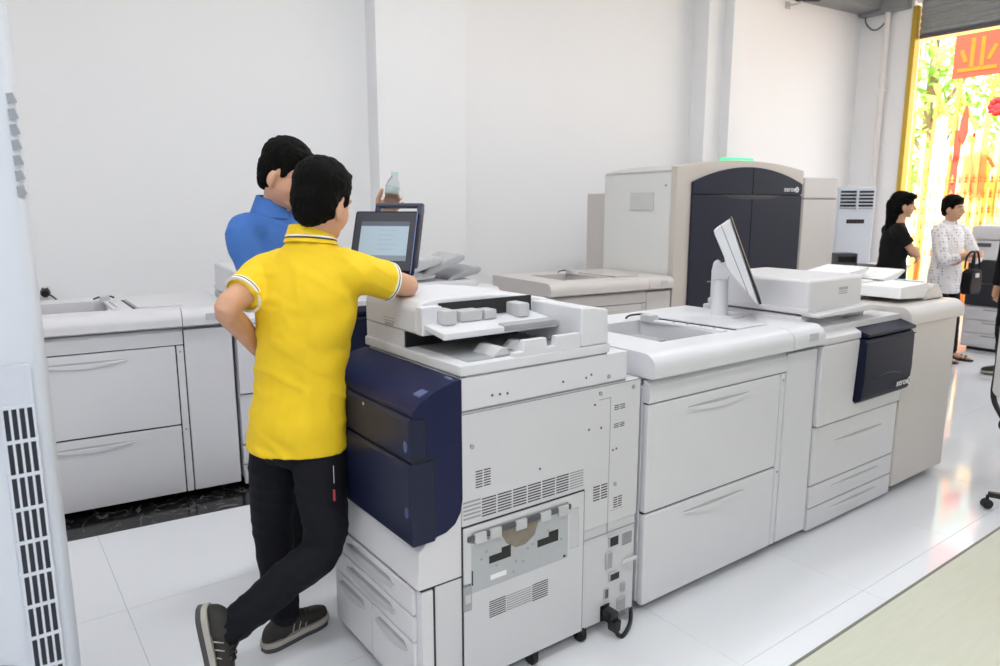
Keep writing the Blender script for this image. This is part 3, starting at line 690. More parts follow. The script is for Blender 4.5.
def mesh_obj(name, me, m, parent, org, fold=0, fscale=(6, 6, 3), label=None, fine=0, crease=0):
    vs_ = me.vertices
    if fold or fine or crease:
        nr = [v.normal.copy() for v in vs_]
        for v, n_ in zip(vs_, nr):
            q = v.co; d = 0
            if fold:
                w = Vector((q.x*fscale[0], q.y*fscale[1], q.z*fscale[2]))
                d += fold*noise.noise(w+Vector((noise.noise(w*.7)*1.2, 0, noise.noise(w*.5+Vector((3, 1, 2))))))
            if crease:
                w = Vector((q.x*5+3, q.y*5, q.z*17+q.x*9+q.y*5)); nn = noise.noise(w+Vector((noise.noise(q*6)*.8, 0, noise.noise(q*4)*1.5)))
                amp = .35+.65*max(0, noise.noise(q*4.5+Vector((7, 2, 1)))+.35)
                d += crease*amp*(max(0, 1-abs(nn)*3.2)-.3)
            if fine: d += fine*noise.noise(q*70)
            v.co = q+n_*d
    for v in vs_: v.co = v.co-org
    me.materials.clear(); me.materials.append(m); me.shade_smooth(); me.name = name
    ob = bpy.data.objects.new(name, me); COL.objects.link(ob); ob.parent = parent
    if label: ob['label'] = label
    return ob
def shift(b, org): b.v = [tuple(Vector(p)-org) for p in b.v]; return b
def limb(b, pts, radii, k=4, n=16, flat=False):
    """tapered rounded chain"""
    P = [Vector(p) for p in pts]; R = list(radii)
    t0 = (P[0]-P[1]).normalized(); t1 = (P[-1]-P[-2]).normalized()
    Q, S = catmull(P, R, k)
    pre = [(Q[0]+t0*S[0]*math.sin(a), S[0]*math.cos(a)) for a in (rad(85), rad(60), rad(30))]
    post = [(Q[-1]+t1*S[-1]*math.sin(a), S[-1]*math.cos(a)) for a in (rad(30), rad(60), rad(85))]
    if flat: post = []
    b.tube([p for p, _ in pre]+Q+[p for p, _ in post], [r for _, r in pre]+S+[r for _, r in post], n)
def hand(b, w, fd, pn, side, curl=.5, sc=1.0, thumb=.5, spread=.1):
    """palm and five fingers: w wrist, fd finger direction, pn palm facing, side +1 when the thumb lies along cross(pn, fd)"""
    fd = fd.normalized(); pn = (pn-fd*pn.dot(fd)).normalized(); tv = pn.cross(fd)*side
    rings = []
    for t, wd, th in ((-.01, .026, .022), (.02, .033, .019), (.055, .040, .017), (.085, .041, .015), (.095, .036, .012)):
        rings.append((w+fd*(t*sc), tv, pn, wd*sc, th*sc))
    b.loft(rings, 16)
    for i, (off, ln, r) in enumerate(((.0315, .072, .0082), (.0105, .080, .0084), (-.0105, .074, .0082), (-.0315, .058, .0074))):
        p = w+fd*(.082*sc)+tv*(off*sc); d = (fd+tv*(off*spread*30/ .9*.1)).normalized(); pts = [p-d*.012*sc, p]; rr = [r*sc*1.05]*2
        a = 0
        for j, fr_ in enumerate((.45, .32, .23)):
            a += curl*(.75+.25*j)
            dd = d*math.cos(a)+pn*math.sin(a); p = p+dd*(ln*fr_*sc); pts.append(p); rr.append(r*sc*(1-.07*(j+1)))
        limb(b, pts, rr, 2, 10)
    p = w+fd*(.022*sc)+tv*(.026*sc)
    d1 = (tv*.75+fd*.65+pn*thumb*.5).normalized(); d2 = (tv*.3+fd*.8+pn*thumb).normalized()
    limb(b, [p, p+d1*.036*sc, p+d1*.036*sc+d2*.03*sc, p+d1*.036*sc+d2*.054*sc], [.013*sc, .0115*sc, .010*sc, .0085*sc], 2, 10)
def head(b, c, f, u):
    """f forward, u up of the head; c centre of the skull"""
    f = f.normalized(); u = (u-f*u.dot(f)).normalized(); r = f.cross(u); ax = (f, r, u)
    P = lambda x, y, z: c+f*x+r*y+u*z
    b.ball(P(-.008, 0, .025), (.096, .076, .092), ax, 20, 14)
    b.ball(P(.012, 0, -.035), (.074, .064, .082), ax, 18, 12)
    b.ball(P(.045, 0, -.088), (.036, .036, .026), ax, 14, 10)
    b.ball(P(.03, .036, -.03), (.048, .03, .05), ax, 12, 8); b.ball(P(.03, -.036, -.03), (.048, .03, .05), ax, 12, 8)
    limb(b, [P(.082, 0, .012), P(.094, 0, -.012), P(.104, 0, -.032)], [.011, .012, .0135], 2, 10)
    b.ball(P(.09, .011, -.036), (.012, .009, .008), ax, 10, 6); b.ball(P(.09, -.011, -.036), (.012, .009, .008), ax, 10, 6)
    b.ball(P(.081, 0, -.061), (.013, .024, .006), ax, 12, 6); b.ball(P(.079, 0, -.071), (.013, .021, .006), ax, 12, 6)
    b.ball(P(.07, .032, .018), (.02, .022, .008), ax, 12, 6); b.ball(P(.07, -.032, .018), (.02, .022, .008), ax, 12, 6)
    for s in (-1, 1):
        e = (f*.9+r*(.45*s)).normalized()
        ea = (f*.85-r*(.5*s)).normalized(); en = r*s
        b.ball(P(-.012, .077*s, -.026), (.018, .010, .030), ax, 14, 10)
        b.ball(P(-.006, .073*s, -.050), (.010, .008, .012), ax, 10, 8)
def face_bits(par, c, f, u, org):
    f = f.normalized(); u = (u-f*u.dot(f)).normalized(); r = f.cross(u); ax = (f, r, u)
    P = lambda x, y, z: c+f*x+r*y+u*z
    for s in (-1, 1):
        shift(B().ball(P(.077, .031*s, .001), (.009, .014, .0065), ax, 12, 8), org).o('eye', mat('eye_white', '#e9e6e0', .3), par)
        shift(B().ball(P(.0835, .031*s, .001), (.004, .0062, .0062), ax, 10, 6), org).o('iris', mat('iris', '#1c120c', .2), par)
        shift(B().tube([P(.083, .013*s, .019), P(.086, .03*s, .026), P(.072, .048*s, .02)], .004, 6, 3), org).o('eyebrow', HAIR, par)
    shift(B().ball(P(.0885, 0, -.066), (.005, .022, .003), ax, 12, 6), org).o('mouth', mat('lips', '#9d5a4e', .5), par)
def short_hair(par, c, f, u, org, vox=.005, low=-.03):
    f = f.normalized(); u = (u-f*u.dot(f)).normalized(); r = f.cross(u); ax = (f, r, u)
    P = lambda x, y, z: c+f*x+r*y+u*z
    b = B(); b.ball(P(-.018, 0, .056), (.104, .086, .088), ax, 20, 14)
    b.ball(P(-.038, 0, .010), (.080, .082, .095), ax, 20, 14)
    b.ball(P(.035, 0, .088), (.05, .066, .034), ax, 16, 10)
    b.ball(P(-.06, 0, -.04), (.044, .060, .050), ax, 16, 10)
    for s in (-1, 1): b.ball(P(.022, .066*s, .022), (.018, .012, .035), ax, 10, 8)
    me = remesh(b, vox, 2)
    return mesh_obj('hair', me, HAIR, par, org, fine=.0035)
def smooth_st(st, k=4):
    P, _ = catmull([Vector(q) for q in st], [0]*len(st), k); return [tuple(q) for q in P]
def shoe(par, org, heel, toe, up, dark=True, laces=True):
    """trainer from the heel to the toe on the ground plane whose normal is up"""
    f = (toe-heel).normalized(); u = (up-f*up.dot(f)).normalized(); r = f.cross(u); L = (toe-heel).length
    st = [(-.024, .008, .012), (-.014, .021, .03), (.015, .034, .05), (.08, .036, .055), (.14, .036, .045), (.19, .043, .034), (.235, .040, .026), (.262, .027, .018), (.275, .010, .010)]
    k = L/.265; b = B(); st = smooth_st(st)
    b.loft([(heel+f*(x*k)+u*(.030+h*.5+.004), r, u, w, h*.5+.012) for x, w, h in st], 20)
    limb(b, [heel+f*.055*k+u*.05, heel+f*.06*k+u*.09], [.038, .037])
    e = mesh_obj('shoe', remesh(b, .006, 3), SHOE, par, org)
    pts = [(heel+f*(x*k), w+.004) for x, w, h in st]
    out = [];
    for p, w in pts: out.append(p+r*w)
    for p, w in pts[::-1]: out.append(p-r*w)
    def slab(z0, z1, grow, fl=0):
        n = len(out); cen = heel+f*(.13*k)
        A = [p+(p-cen).normalized()*grow+u*(z0+(.012 if (fl and abs(i-n/2+.5) < n*.09) else 0)) for i, p in enumerate(out)]; Z = [p+(p-cen).normalized()*grow+u*z1 for p in out]
        return A+Z, [tuple(range(n))[::-1], tuple(range(n, 2*n))]+[(i, (i+1) % n, n+(i+1) % n, n+i) for i in range(n)]
    v1, f1 = slab(0, .020, .002, 1); v2, f2 = slab(.018, .036, .004)
    shift(B().add(v1, f1), org).o('outsole', SOLED, e); shift(B().add(v2, f2), org).o('midsole', SOLE, e)
    def hgt(x): return .047+min(st, key=lambda q: abs(q[0]-x))[2]
    for sd in (-1, 1):
        for x in (.085, .115, .145):
            w = min(st, key=lambda q: abs(q[0]-x))[1]
            shift(B().tube([heel+f*(x*k)+r*(sd*(w+.002))+u*.042, heel+f*(x*k+.012)+r*(sd*(w-.003))+u*(hgt(x)*.70)], .0022, 6), org).o('side_stripe', SOLE, e)
    if laces:
        for x in (.115, .135, .155, .175):
            z = hgt(x)
            shift(B().tube([heel+f*(x*k)+r*.026+u*(z-.012), heel+f*(x*k+.006)+u*(z+.003), heel+f*(x*k)-r*.026+u*(z-.012)], .0032, 6, 3), org).o('lace', BLACK, e)
        z = hgt(.115)
        shift(B().tube([heel+f*.12*k+u*z, heel+f*.10*k+r*.022+u*(z+.022), heel+f*.125*k+r*.036+u*(z+.004), heel+f*.12*k+u*(z+.004), heel+f*.10*k-r*.026+u*(z+.020), heel+f*.13*k-r*.036+u*(z-.004)], .0026, 6, 3), org).o('lace', BLACK, e)
    return e
def torso_rings(hipc, neck, rv_hip, rv_sh, prof, fwd_bias=0):
    """prof: (t along spine, half width, half depth)"""
    out = []
    for t, w, d in prof:
        c = hipc.lerp(neck, t); rv = rv_hip.lerp(rv_sh, t).normalized(); fv = V(0, 0, 1).cross(rv).normalized()
        out.append((c+fv*(fwd_bias*math.sin(PI*min(1, max(0, t)))), rv, fv, w, d))
    return out
BODY = [(-.06, .13, .10), (.0, .155, .11), (.15, .15, .105), (.30, .137, .10), (.48, .145, .105), (.66, .158, .11), (.80, .155, .095), (.90, .12, .075), (1.0, .06, .055)]
SHIRT = [(-.03, .186, .142), (.05, .182, .138), (.18, .172, .130), (.33, .160, .118), (.48, .164, .120), (.64, .176, .124), (.76, .18, .115), (.85, .172, .100), (.92, .138, .088), (.97, .092, .076), (1.01, .068, .066)]
def ring_band(c, d, ln, r, th, n=32):
    """open hoop of cloth around the axis d"""
    u = d.orthogonal().normalized(); w = d.cross(u); v = []; f = []
    for k in range(n):
        a = 2*PI*k/n; e_ = u*math.cos(a)+w*math.sin(a)
        v += [c+e_*r, c+d*ln+e_*r, c+d*ln+e_*(r-th), c+e_*(r-th)]
    for k in range(n):
        for i in range(4): f.append((k*4+i, k*4+(i+1) % 4, ((k+1) % n)*4+(i+1) % 4, ((k+1) % n)*4+i))
    return B().add(v, f)
def person(J, S):
    """J joints in metres in a frame whose origin, heading are given; S clothing"""
    par = thing('person', S['label'], 'person', S['loc'], S['rz'])
    org = V(*S['org']); j = {k: V(*p) for k, p in J.items()}
    rv_h = hz(j['hipR']-j['hipL']); rv_s = hz(j['shR']-j['shL'])
    fwd = V(0, 0, 1).cross(rv_s)
    b = B(); b.loft(torso_rings(j['hip'], j['neck'], rv_h, rv_s, BODY), 24)
    limb(b, [j['neck']-V(0, 0, .03), j['neck']+(j['head']-j['neck'])*.35, j['head']-j['hu'].normalized()*.05-j['hf'].normalized()*.015], [.062, .056, .056])
    head(b, j['head'], j['hf'], j['hu'])
    for s in 'LR':
        a = S.get('arm', 1.0)
        limb(b, [j['sh'+s], j['sh'+s].lerp(j['el'+s], .5), j['el'+s], j['el'+s].lerp(j['wr'+s], .4), j['wr'+s]], [.05*a, .044*a, .038*a, .038*a, .026*a])
        limb(b, [j['hip'+s], j['kn'+s], j['an'+s]], [.075, .05, .038])
        h = S['hands'].get(s)
        if h: hand(b, j['wr'+s], V(*h[0]), V(*h[1]), h[2], h[3], h[4] if len(h) > 4 else 1.0, h[5] if len(h) > 5 else .5)
    mesh_obj('body', remesh(b, S.get('vox', .006), 3), S['skin'], par, org)
    if S.get('face', True): face_bits(par, j['head'], j['hf'], j['hu'], org)
    # shirt
    t = B(); prof = S.get('shirt_prof', SHIRT)
    t.loft(torso_rings(j['hip'], j['neck'], rv_h, rv_s, prof, S.get('bias', 0)), 30)
    e0 = S['sleeve']; eS = e0 if isinstance(e0, dict) else {'L': e0, 'R': e0}; e = eS['L']
    for s in 'LR':
        e = eS[s]; A, E = j['sh'+s], j['el'+s]; inn = A+(j['neck']-A)*.35+V(0, 0, -.02)
        if e <= 1:
            Z = A.lerp(E, e); limb(t, [inn, A+V(0, 0, .004), A.lerp(E, e*.55), Z], S.get('slv', [.072, .067, .064, .065]), flat=True)
        else:
            Wp = j['wr'+s]; limb(t, [inn, A+V(0, 0, .004), A.lerp(E, .5), E, E.lerp(Wp, .5*(e-1)), E.lerp(Wp, e-1)], [.072, .066, .06, .054, .05, .044])
    sh_ = mesh_obj('shirt', remesh(t, S.get('voxc', .008), 3), S['shirt'], par, org, S.get('fold', .006), S.get('fscale', (5, 5, 9)), crease=S.get('crease', .004))
    if S.get('collar'):
        cm, stripes = S['collar']
        nk = j['neck']; up = (j['head']-j['neck']).normalized(); fv = V(0, 0, 1).cross(rv_s).normalized()
        def ring(h, rx, ry, n=36, a0=.12, off=0):
            return [nk+V(0, 0, h)+up*0+rv_s*(rx*math.sin(2*PI*(k/n)))+fv*(ry*math.cos(2*PI*(k/n))+.006-off) for k in range(n)]
        def band(h0, r0, h1, r1, th, m, nm, tilt=0):
            n = 40; L = []
            for k in range(n+1):
                a = rad(14)+(2*PI-rad(28))*k/n; dr = V(0, 0, 0)+rv_s*math.sin(a)+fv*math.cos(a)*.94
                bk = -math.cos(a)*.012
                L.append((nk+dr*r0+V(0, 0, h0+bk), nk+dr*r1+V(0, 0, h1+bk), nk+dr*(r1+th)+V(0, 0, h1+bk), nk+dr*(r0+th)+V(0, 0, h0+bk)))
            v = [p for q in L for p in q]; fs = []
            for k in range(n):
                for i in range(4): fs.append((k*4+i, k*4+(i+1) % 4, k*4+4+(i+1) % 4, k*4+4+i))
            fs += [(3, 2, 1, 0), tuple(n*4+i for i in range(4))]
            shift(B().add(v, fs), org).o(nm, m, sh_)
        q_ = S.get('collar_r', (-.008, .080)); band(.045, .062, q_[0], q_[1], .006, cm, 'collar'); band(.045, .055, .0455, .064, .004, cm, 'collar_edge')
        for (q0, q1, m) in stripes:
            r_ = lambda q: .062+.018*(.045-q)/.053
            band(q1, r_(q1)+.0055, q0, r_(q0)+.0055, .002, m, 'collar_stripe')
    for s in 'LR':
        if S.get('cuff') and e <= 1:
            e = eS[s]; A, E = j['sh'+s], j['el'+s]; d = (E-A.lerp(E, e*.55)).normalized(); Z = A.lerp(E, e)
            q = Z-d*.010
            for o_, ln, m in S['cuff']:
                R_ = S.get('cuffr', .0665); bb_ = ring_band(q+d*o_, d, ln, R_, .009); shift(bb_, org).o('sleeve_trim', m, sh_)
    # trousers
    p = B(); hp = [(-.10, .10, .09), (-.04, .15, .108), (.03, .154, .112), (.12, .148, .106), (.2, .14, .10)]
    p.loft(torso_rings(j['hip'], j['neck'], rv_h, rv_h, hp), 26)
    for s in 'LR':
        limb(p, [j['hip'+s]+V(0, 0, -.03), j['hip'+s].lerp(j['kn'+s], .45), j['kn'+s], j['kn'+s].lerp(j['an'+s], .4), j['an'+s]+(j['kn'+s]-j['an'+s]).normalized()*S.get('hem', .015)], S.get('legr', [.090, .088, .070, .066, .060]))
    mesh_obj('trousers', remesh(p, S.get('voxc', .008), 3), S['trousers'], par, org, S.get('tfold', .006), (7, 7, 8), crease=.006)
    return par, j, org, sh_
RZ = rad(CAM_YAW-90)                              # people are laid out in a frame turned with the room corner view
RH = Vector((math.cos(RZ), math.sin(RZ), 0)); FH = Vector((-math.sin(RZ), math.cos(RZ), 0))
def gw(r, d): return RH*r+FH*d

# ---- man in the yellow polo shirt
STR = [(.004, .008, mat('stripe_navy', '#2b2f45', .8)), (.009, .014, mat('stripe_white', '#f3f1e6', .8))]
CUFF = [(-.004, .005, mat('stripe_white', '#f3f1e6', .8)), (.001, .004, mat('stripe_navy', '#2b2f45', .8)), (.005, .006, mat('stripe_white', '#f3f1e6', .8))]
J = dict(head=(-.560, 2.31, 1.608), hf=(.40, .88, -.2), hu=(.10, .1, 1), neck=(-.606, 2.31, 1.485),
         shL=(-.772, 2.37, 1.375), shR=(-.468, 2.29, 1.385), elL=(-.845, 2.19, 1.285), elR=(-.318, 2.46, 1.325),
         wrL=(-.835, 2.44, 1.10), wrR=(-.470, 2.615, 1.322), hip=(-.703, 2.36, .80), hipL=(-.785, 2.40, .82), hipR=(-.615, 2.33, .82),
         knL=(-.825, 2.43, .46), knR=(-.605, 2.28, .45), anL=(-.80, 2.43, .10), anR=(-.895, 2.165, .215))
S = dict(label='man in a yellow polo shirt and black trousers leaning on the copier', loc=gw(-.76, 2.36), rz=RZ, org=(-.76, 2.36, 0), skin=SKIN,
         shirt=YEL, trousers=TROU, sleeve={'L': .62, 'R': .62}, collar=(YEL, STR), cuff=CUFF, bias=0, fold=.007, crease=.007, fscale=(7, 7, 11), face=True, vox=.006, voxc=.008,
         hands={'L': ((.15, .9, -.35), (.9, -.1, -.2), -1, .35), 'R': ((-.55, .8, -.06), (0, 0, -1), -1, .35)})
pY, j, org, shY = person(J, S)
short_hair(pY, j['head'], j['hf'], j['hu'], org)
shoe(pY, org, V(-.845, 2.375, 0), V(-.69, 2.565, 0), V(0, 0, 1))
shoe(pY, org, V(-.985, 2.14, .285), V(-.955, 2.15, .022), V(1, .1, .25))
shift(B().box(-.004, .004, -.003, .003, -.02, .02, .002), V(0, 0, 0)).o('zip_pull', mat('zip_red', '#a02135', .5), pY).location = V(-.545, 2.225, .66)-org
shift(B().tube([(-.545, 2.23, .76), (-.545, 2.228, .70)], .0012, 5), org).o('zip_cord', LGREY, pY)

# ---- man in the blue polo shirt with the bottle
J = dict(head=(-.815, 2.80, 1.712), hf=(.90, -.22, -.40), hu=(.35, 0, 1), neck=(-.882, 2.84, 1.582),
         shR=(-.955, 2.685, 1.485), shL=(-.825, 3.01, 1.485), elR=(-.85, 2.63, 1.20), elL=(-.64, 3.10, 1.28),
         wrR=(-.80, 2.80, 1.12), wrL=(-.525, 3.185, 1.55), hip=(-.82, 2.92, .90), hipR=(-.835, 2.84, .88), hipL=(-.79, 3.0, .88),
         knR=(-.85, 2.84, .48), knL=(-.83, 3.02, .48), anR=(-.90, 2.90, .09), anL=(-.90, 3.06, .09))
S = dict(label='man in a blue polo shirt holding up a water bottle', loc=gw(-.89, 2.94), rz=RZ, org=(-.89, 2.94, 0), skin=SKIN2,
         shirt=BLU, trousers=TROU, sleeve=.75, collar=(BLU, []), collar_r=(-.022, .090), cuff=None, fold=.008, fscale=(6, 6, 9), vox=.0045, voxc=.008,
         hands={'R': ((.1, .9, .2), (.8, 0, -.4), 1, .4), 'L': ((.66, .04, .72), (.25, -1, 0), 1, .62, 1.0, .25)})
pB, j, org, shB = person(J, S)
short_hair(pB, j['head'], j['hf'], j['hu'], org)
shoe(pB, org, V(-.95, 2.87, 0), V(-.79, 2.985, 0), V(0, 0, 1)); shoe(pB, org, V(-.945, 3.05, 0), V(-.76, 3.17, 0), V(0, 0, 1))
# bottle in his hand
bt = thing('water_bottle', 'clear plastic water bottle held in the raised hand', 'bottle', gw(-.482, 3.135)+V(0, 0, 1.555), RZ)
def glassy():
    m = mat('clear_bottle', '#eef4f6', .08, trans=1, var=.0); m.node_tree.nodes['Principled BSDF'].inputs['IOR'].default_value = 1.2; return m
q = B().lathe([(.022, 0), (.028, .006), (.029, .02), (.026, .03), (.029, .042), (.026, .055), (.029, .068), (.027, .08), (.030, .095), (.030, .125), (.024, .145), (.013, .165), (.012, .172)], (0, 0, 0), 24).o('bottle_shell', glassy(), bt)
B().lathe([(.0302, .095), (.0306, .097), (.0306, .122), (.0302, .124)], (0, 0, 0), 24).o('bottle_label', mat('bottle_label', '#cfe3e2', .4, alpha=.6), bt)
B().lathe([(.015, .168), (.016, .170), (.016, .186), (.014, .189)], (0, 0, 0), 20).o('bottle_cap', mat('bottle_cap', '#cfe6ea', .35), bt)
bt.rotation_euler = (0, rad(10), RZ)
# ---- far woman with crossed arms
J = dict(head=(3.885, 7.0, 1.60), hf=(.95, -.28, -.08), hu=(.05, 0, 1), neck=(3.85, 7.02, 1.43),
         shR=(3.79, 6.87, 1.35), shL=(3.86, 7.18, 1.35), elR=(3.92, 6.80, 1.15), elL=(4.03, 7.14, 1.15),
         wrR=(4.05, 6.99, 1.17), wrL=(3.99, 6.88, 1.12), hip=(3.83, 7.03, .88), hipR=(3.82, 6.95, .86), hipL=(3.84, 7.11, .86),
         knR=(3.83, 6.93, .46), knL=(3.86, 7.12, .46), anR=(3.82, 6.93, .08), anL=(3.84, 7.12, .08))
S = dict(label='woman in a black short sleeved top with arms crossed', loc=gw(3.83, 7.03), rz=RZ, org=(3.83, 7.03, 0), skin=SKIN, arm=.9,
         shirt=BLKT, trousers=TROU, sleeve=.62, collar=None, fold=.008, vox=.008, voxc=.010,
         hands={'R': ((.3, .9, -.1), (-.8, .2, 0), 1, .35), 'L': ((-.3, -.9, 0), (-.8, .2, 0), -1, .35)})
pW, j, org, _ = person(J, S)
f_, u_ = j['hf'].normalized(), V(0, 0, 1); r_ = f_.cross(u_)
b = B(); ax = (f_, r_, u_); P = lambda x, y, z: j['head']+f_*x+r_*y+u_*z
b.ball(P(-.018, 0, .045), (.108, .09, .09), ax); b.ball(P(-.05, 0, -.01), (.085, .088, .11), ax); b.ball(P(.045, .02, .085), (.062, .07, .035), ax)
limb(b, [P(-.085, 0, 0), P(-.085, 0, -.12), P(-.10, 0, -.22), P(-.11, .0, -.30)], [.07, .062, .05, .025])
mesh_obj('hair', remesh(b, .008, 2), HAIR, pW, org, fine=.005)
shoe(pW, org, V(3.79, 6.90, 0), V(4.02, 6.85, 0), V(0, 0, 1), laces=False); shoe(pW, org, V(3.81, 7.12, 0), V(4.04, 7.08, 0), V(0, 0, 1), laces=False)

# ---- far man in the white dotted shirt
def dotted():
    m = mat('dotted_shirt', '#efecee', .75)
    nt = m.node_tree; b_ = nt.nodes['Principled BSDF']; tc = nt.nodes.new('ShaderNodeTexCoord')
    vo = nt.nodes.new('ShaderNodeTexVoronoi'); vo.inputs['Scale'].default_value = 34; vo.inputs['Randomness'].default_value = .25
    r = nt.nodes.new('ShaderNodeValToRGB'); e = r.color_ramp.elements
    e[0].position = .22; e[0].color = lin('#938a98'); e[1].position = .30; e[1].color = lin('#f1eeef')
    nt.links.new(tc.outputs['Object'], vo.inputs['Vector']); nt.links.new(vo.outputs['Distance'], r.inputs['Fac']); nt.links.new(r.outputs['Color'], b_.inputs['Base Color'])
    return m
J = dict(head=(4.555, 7.30, 1.565), hf=(.55, -.83, -.05), hu=(0, 0, 1), neck=(4.550, 7.32, 1.40),
         shR=(4.385, 7.24, 1.335), shL=(4.730, 7.40, 1.335), elR=(4.400, 7.12, 1.06), elL=(4.830, 7.28, 1.07),
         wrR=(4.630, 7.05, 1.12), wrL=(4.590, 7.11, 1.08), hip=(4.550, 7.32, .86), hipR=(4.470, 7.28, .84), hipL=(4.640, 7.36, .84),
         knR=(4.530, 7.27, .45), knL=(4.700, 7.36, .45), anR=(4.570, 7.32, .08), anL=(4.750, 7.40, .08))
S = dict(label='man in a white dotted shirt and black trousers with arms crossed', loc=gw(4.56, 7.34), rz=RZ, org=(4.56, 7.34, 0), skin=SKIN,
         shirt_prof=[(-.26, .175, .135), (-.1, .18, .14)]+SHIRT[1:], shirt=dotted(), trousers=TROU, sleeve=1.45, collar=(mat('white_collar', '#efecee', .75), []), fold=.008, vox=.008, voxc=.010, hem=.02,
         hands={'R': ((.9, .1, .05), (-.1, .9, 0), 1, .3), 'L': ((-.9, -.1, 0), (0, .8, 0), -1, .35)})
pM, j, org, _ = person(J, S)
short_hair(pM, j['head'], j['hf'], j['hu'], org, .008)
SAND = mat('sandal_leather', '#2a2320', .5)
for hx, hy, tx, ty in ((4.51, 7.36, 4.66, 7.14), (4.70, 7.44, 4.88, 7.26)):
    h_, t_ = V(hx, hy, 0), V(tx, ty, 0); f_ = (t_-h_).normalized(); r_ = f_.cross(V(0, 0, 1))
    b = B(); b.loft([(h_+f_*x+V(0, 0, .035+zz), r_, V(0, 0, 1), w, h2) for x, w, h2, zz in ((0, .028, .02, .01), (.06, .034, .034, .02), (.13, .038, .028, .012), (.2, .042, .018, 0), (.25, .03, .012, -.004))], 14)
    ft = mesh_obj('foot', remesh(b, .008, 2), SKIN, pM, org)
    shift(B().loft([(h_+f_*x+V(0, 0, .011), r_, V(0, 0, 1), w, .011) for x, w in ((-.02, .03), (.03, .042), (.12, .042), (.2, .05), (.275, .032))], 14), org).o('sandal_sole', SAND, ft)
    for x in (.10, .17, .21):
        shift(B().tube([h_+f_*x+r_*.045+V(0, 0, .015), h_+f_*x+V(0, 0, .085-.16*x), h_+f_*x-r_*.045+V(0, 0, .015)], .012, 8, 4), org).o('sandal_strap', SAND, ft)
bag = thing('handbag', 'black leather handbag hanging from the arm of the dotted shirt man', 'bag', gw(4.585, 6.95)+V(0, 0, .74), rad(-10))
LEA = mat('black_leather', '#121114', .6, var=.15, bump=.3, bscale=150, spec=.2)
B().prism([(-.08, 0), (.08, 0), (.10, .06), (.09, .22), (.04, .25), (-.04, .25), (-.09, .22), (-.10, .06)], 'y', -.05, .05, .02, 3).o('bag_body', LEA, bag)
for yy in (-.03, .03): B().tube([(-.07, yy, .25), (-.06, yy, .36), (-.01, yy*.6, .415), (.04, yy*.6, .39), (.07, yy, .25)], .009, 8, 5).o('handle', LEA, bag)
B().box(-.03, .03, -.056, -.05, .17, .21, .004).o('buckle', STEEL, bag)
# ---- person in black at the edge
J = dict(head=(4.750, 6.55, 1.58), hf=(-.9, .3, 0), hu=(0, 0, 1), neck=(4.770, 6.55, 1.42),
         shR=(4.750, 6.73, 1.36), shL=(4.720, 6.38, 1.36), elR=(4.770, 6.80, 1.08), elL=(4.690, 6.32, 1.08),
         wrR=(4.710, 6.76, .84), wrL=(4.610, 6.34, .86), hip=(4.770, 6.55, .88), hipR=(4.770, 6.64, .86), hipL=(4.770, 6.46, .86),
         knR=(4.750, 6.65, .46), knL=(4.750, 6.45, .46), anR=(4.790, 6.66, .08), anL=(4.790, 6.44, .08))
S = dict(label='person in black clothes at the end of the room, partly seen', loc=gw(4.77, 6.55), rz=RZ, org=(4.77, 6.55, 0), skin=SKIN,
         shirt=BLKT, trousers=TROU, sleeve=1.85, collar=(BLKT, []), fold=.006, vox=.009, voxc=.012,
         hands={'R': ((0, 0, -1), (0, -1, 0), 1, .3), 'L': ((0, 0, -1), (0, 1, 0), -1, .3)})
pE, j, org, _ = person(J, S)
short_hair(pE, j['head'], j['hf'], j['hu'], org, .008)
shoe(pE, org, V(4.88, 6.67, 0), V(4.64, 6.72, 0), V(0, 0, 1), laces=False); shoe(pE, org, V(4.88, 6.43, 0), V(4.64, 6.45, 0), V(0, 0, 1), laces=False)

# ------------------------------------------------------------ things at the far end
fa = thing('air_conditioner', 'white floor standing air conditioner with black louvres by the column', 'air conditioner', (8.13, 4.30, 0), rad(-36))
B().box(-.21, .21, -.14, .16, .03, 1.80, .02, 3).o('cabinet', ACW, fa); B().box(-.19, .19, -.12, .14, 0, .03).o('plinth', LGREY, fa)
B().box(-.185, .185, -.143, -.138, 1.56, 1.765, .003).o('outlet', BLACK, fa)
for i in range(6): B().prism([(-.143, 1.565+i*.038), (-.158, 1.567+i*.038), (-.158, 1.573+i*.038), (-.143, 1.58+i*.038)], 'x', -.185, .185).o('louvre', ACW, fa)
B().box(-.012, .012, -.16, -.14, 1.55, 1.77, .003).o('louvre_divider', ACW, fa)
B().box(-.10, .10, -.144, -.138, 1.395, 1.44, .003).o('display', BLACK, fa)
for i in range(4): B().box(-.08+i*.045, -.06+i*.045, -.1455, -.1435, 1.41, 1.425).o('display_key', mat('key_brown', '#5a4a3f', .4), fa)
ct = thing('counter_table', 'long white counter table in front of the air conditioner', 'table', (6.72, 3.62, 0))
B().box(0, 1.5, 0, .42, .925, .96, .006).o('table_top', WHITE, ct)
B().box(.04, 1.46, .08, .10, .25, .925).o('front_panel', WHITE, ct)
for lx in (.04, 1.41):
    for ly in (.02, .36): B().box(lx, lx+.05, ly, ly+.05, 0, .925, .004).o('leg', LGREY, ct)
nb_ = thing('notebook_computer', 'closed black notebook computer lying on the white counter', 'laptop', (7.50, 3.80, .9605), rad(-20))
B().box(-.18, .18, -.13, .13, 0, .013, .005).o('notebook_base', BLACK, nb_); B().box(-.18, .18, -.13, .13, .015, .024, .004).o('notebook_lid', BLACK, nb_)
B().box(-.15, .15, .118, .13, .010, .018).o('notebook_hinge', DGREY, nb_)
lp = thing('label_printer', 'small black box printer on the white counter', 'printer', (7.16, 3.82, .9605), rad(-36))
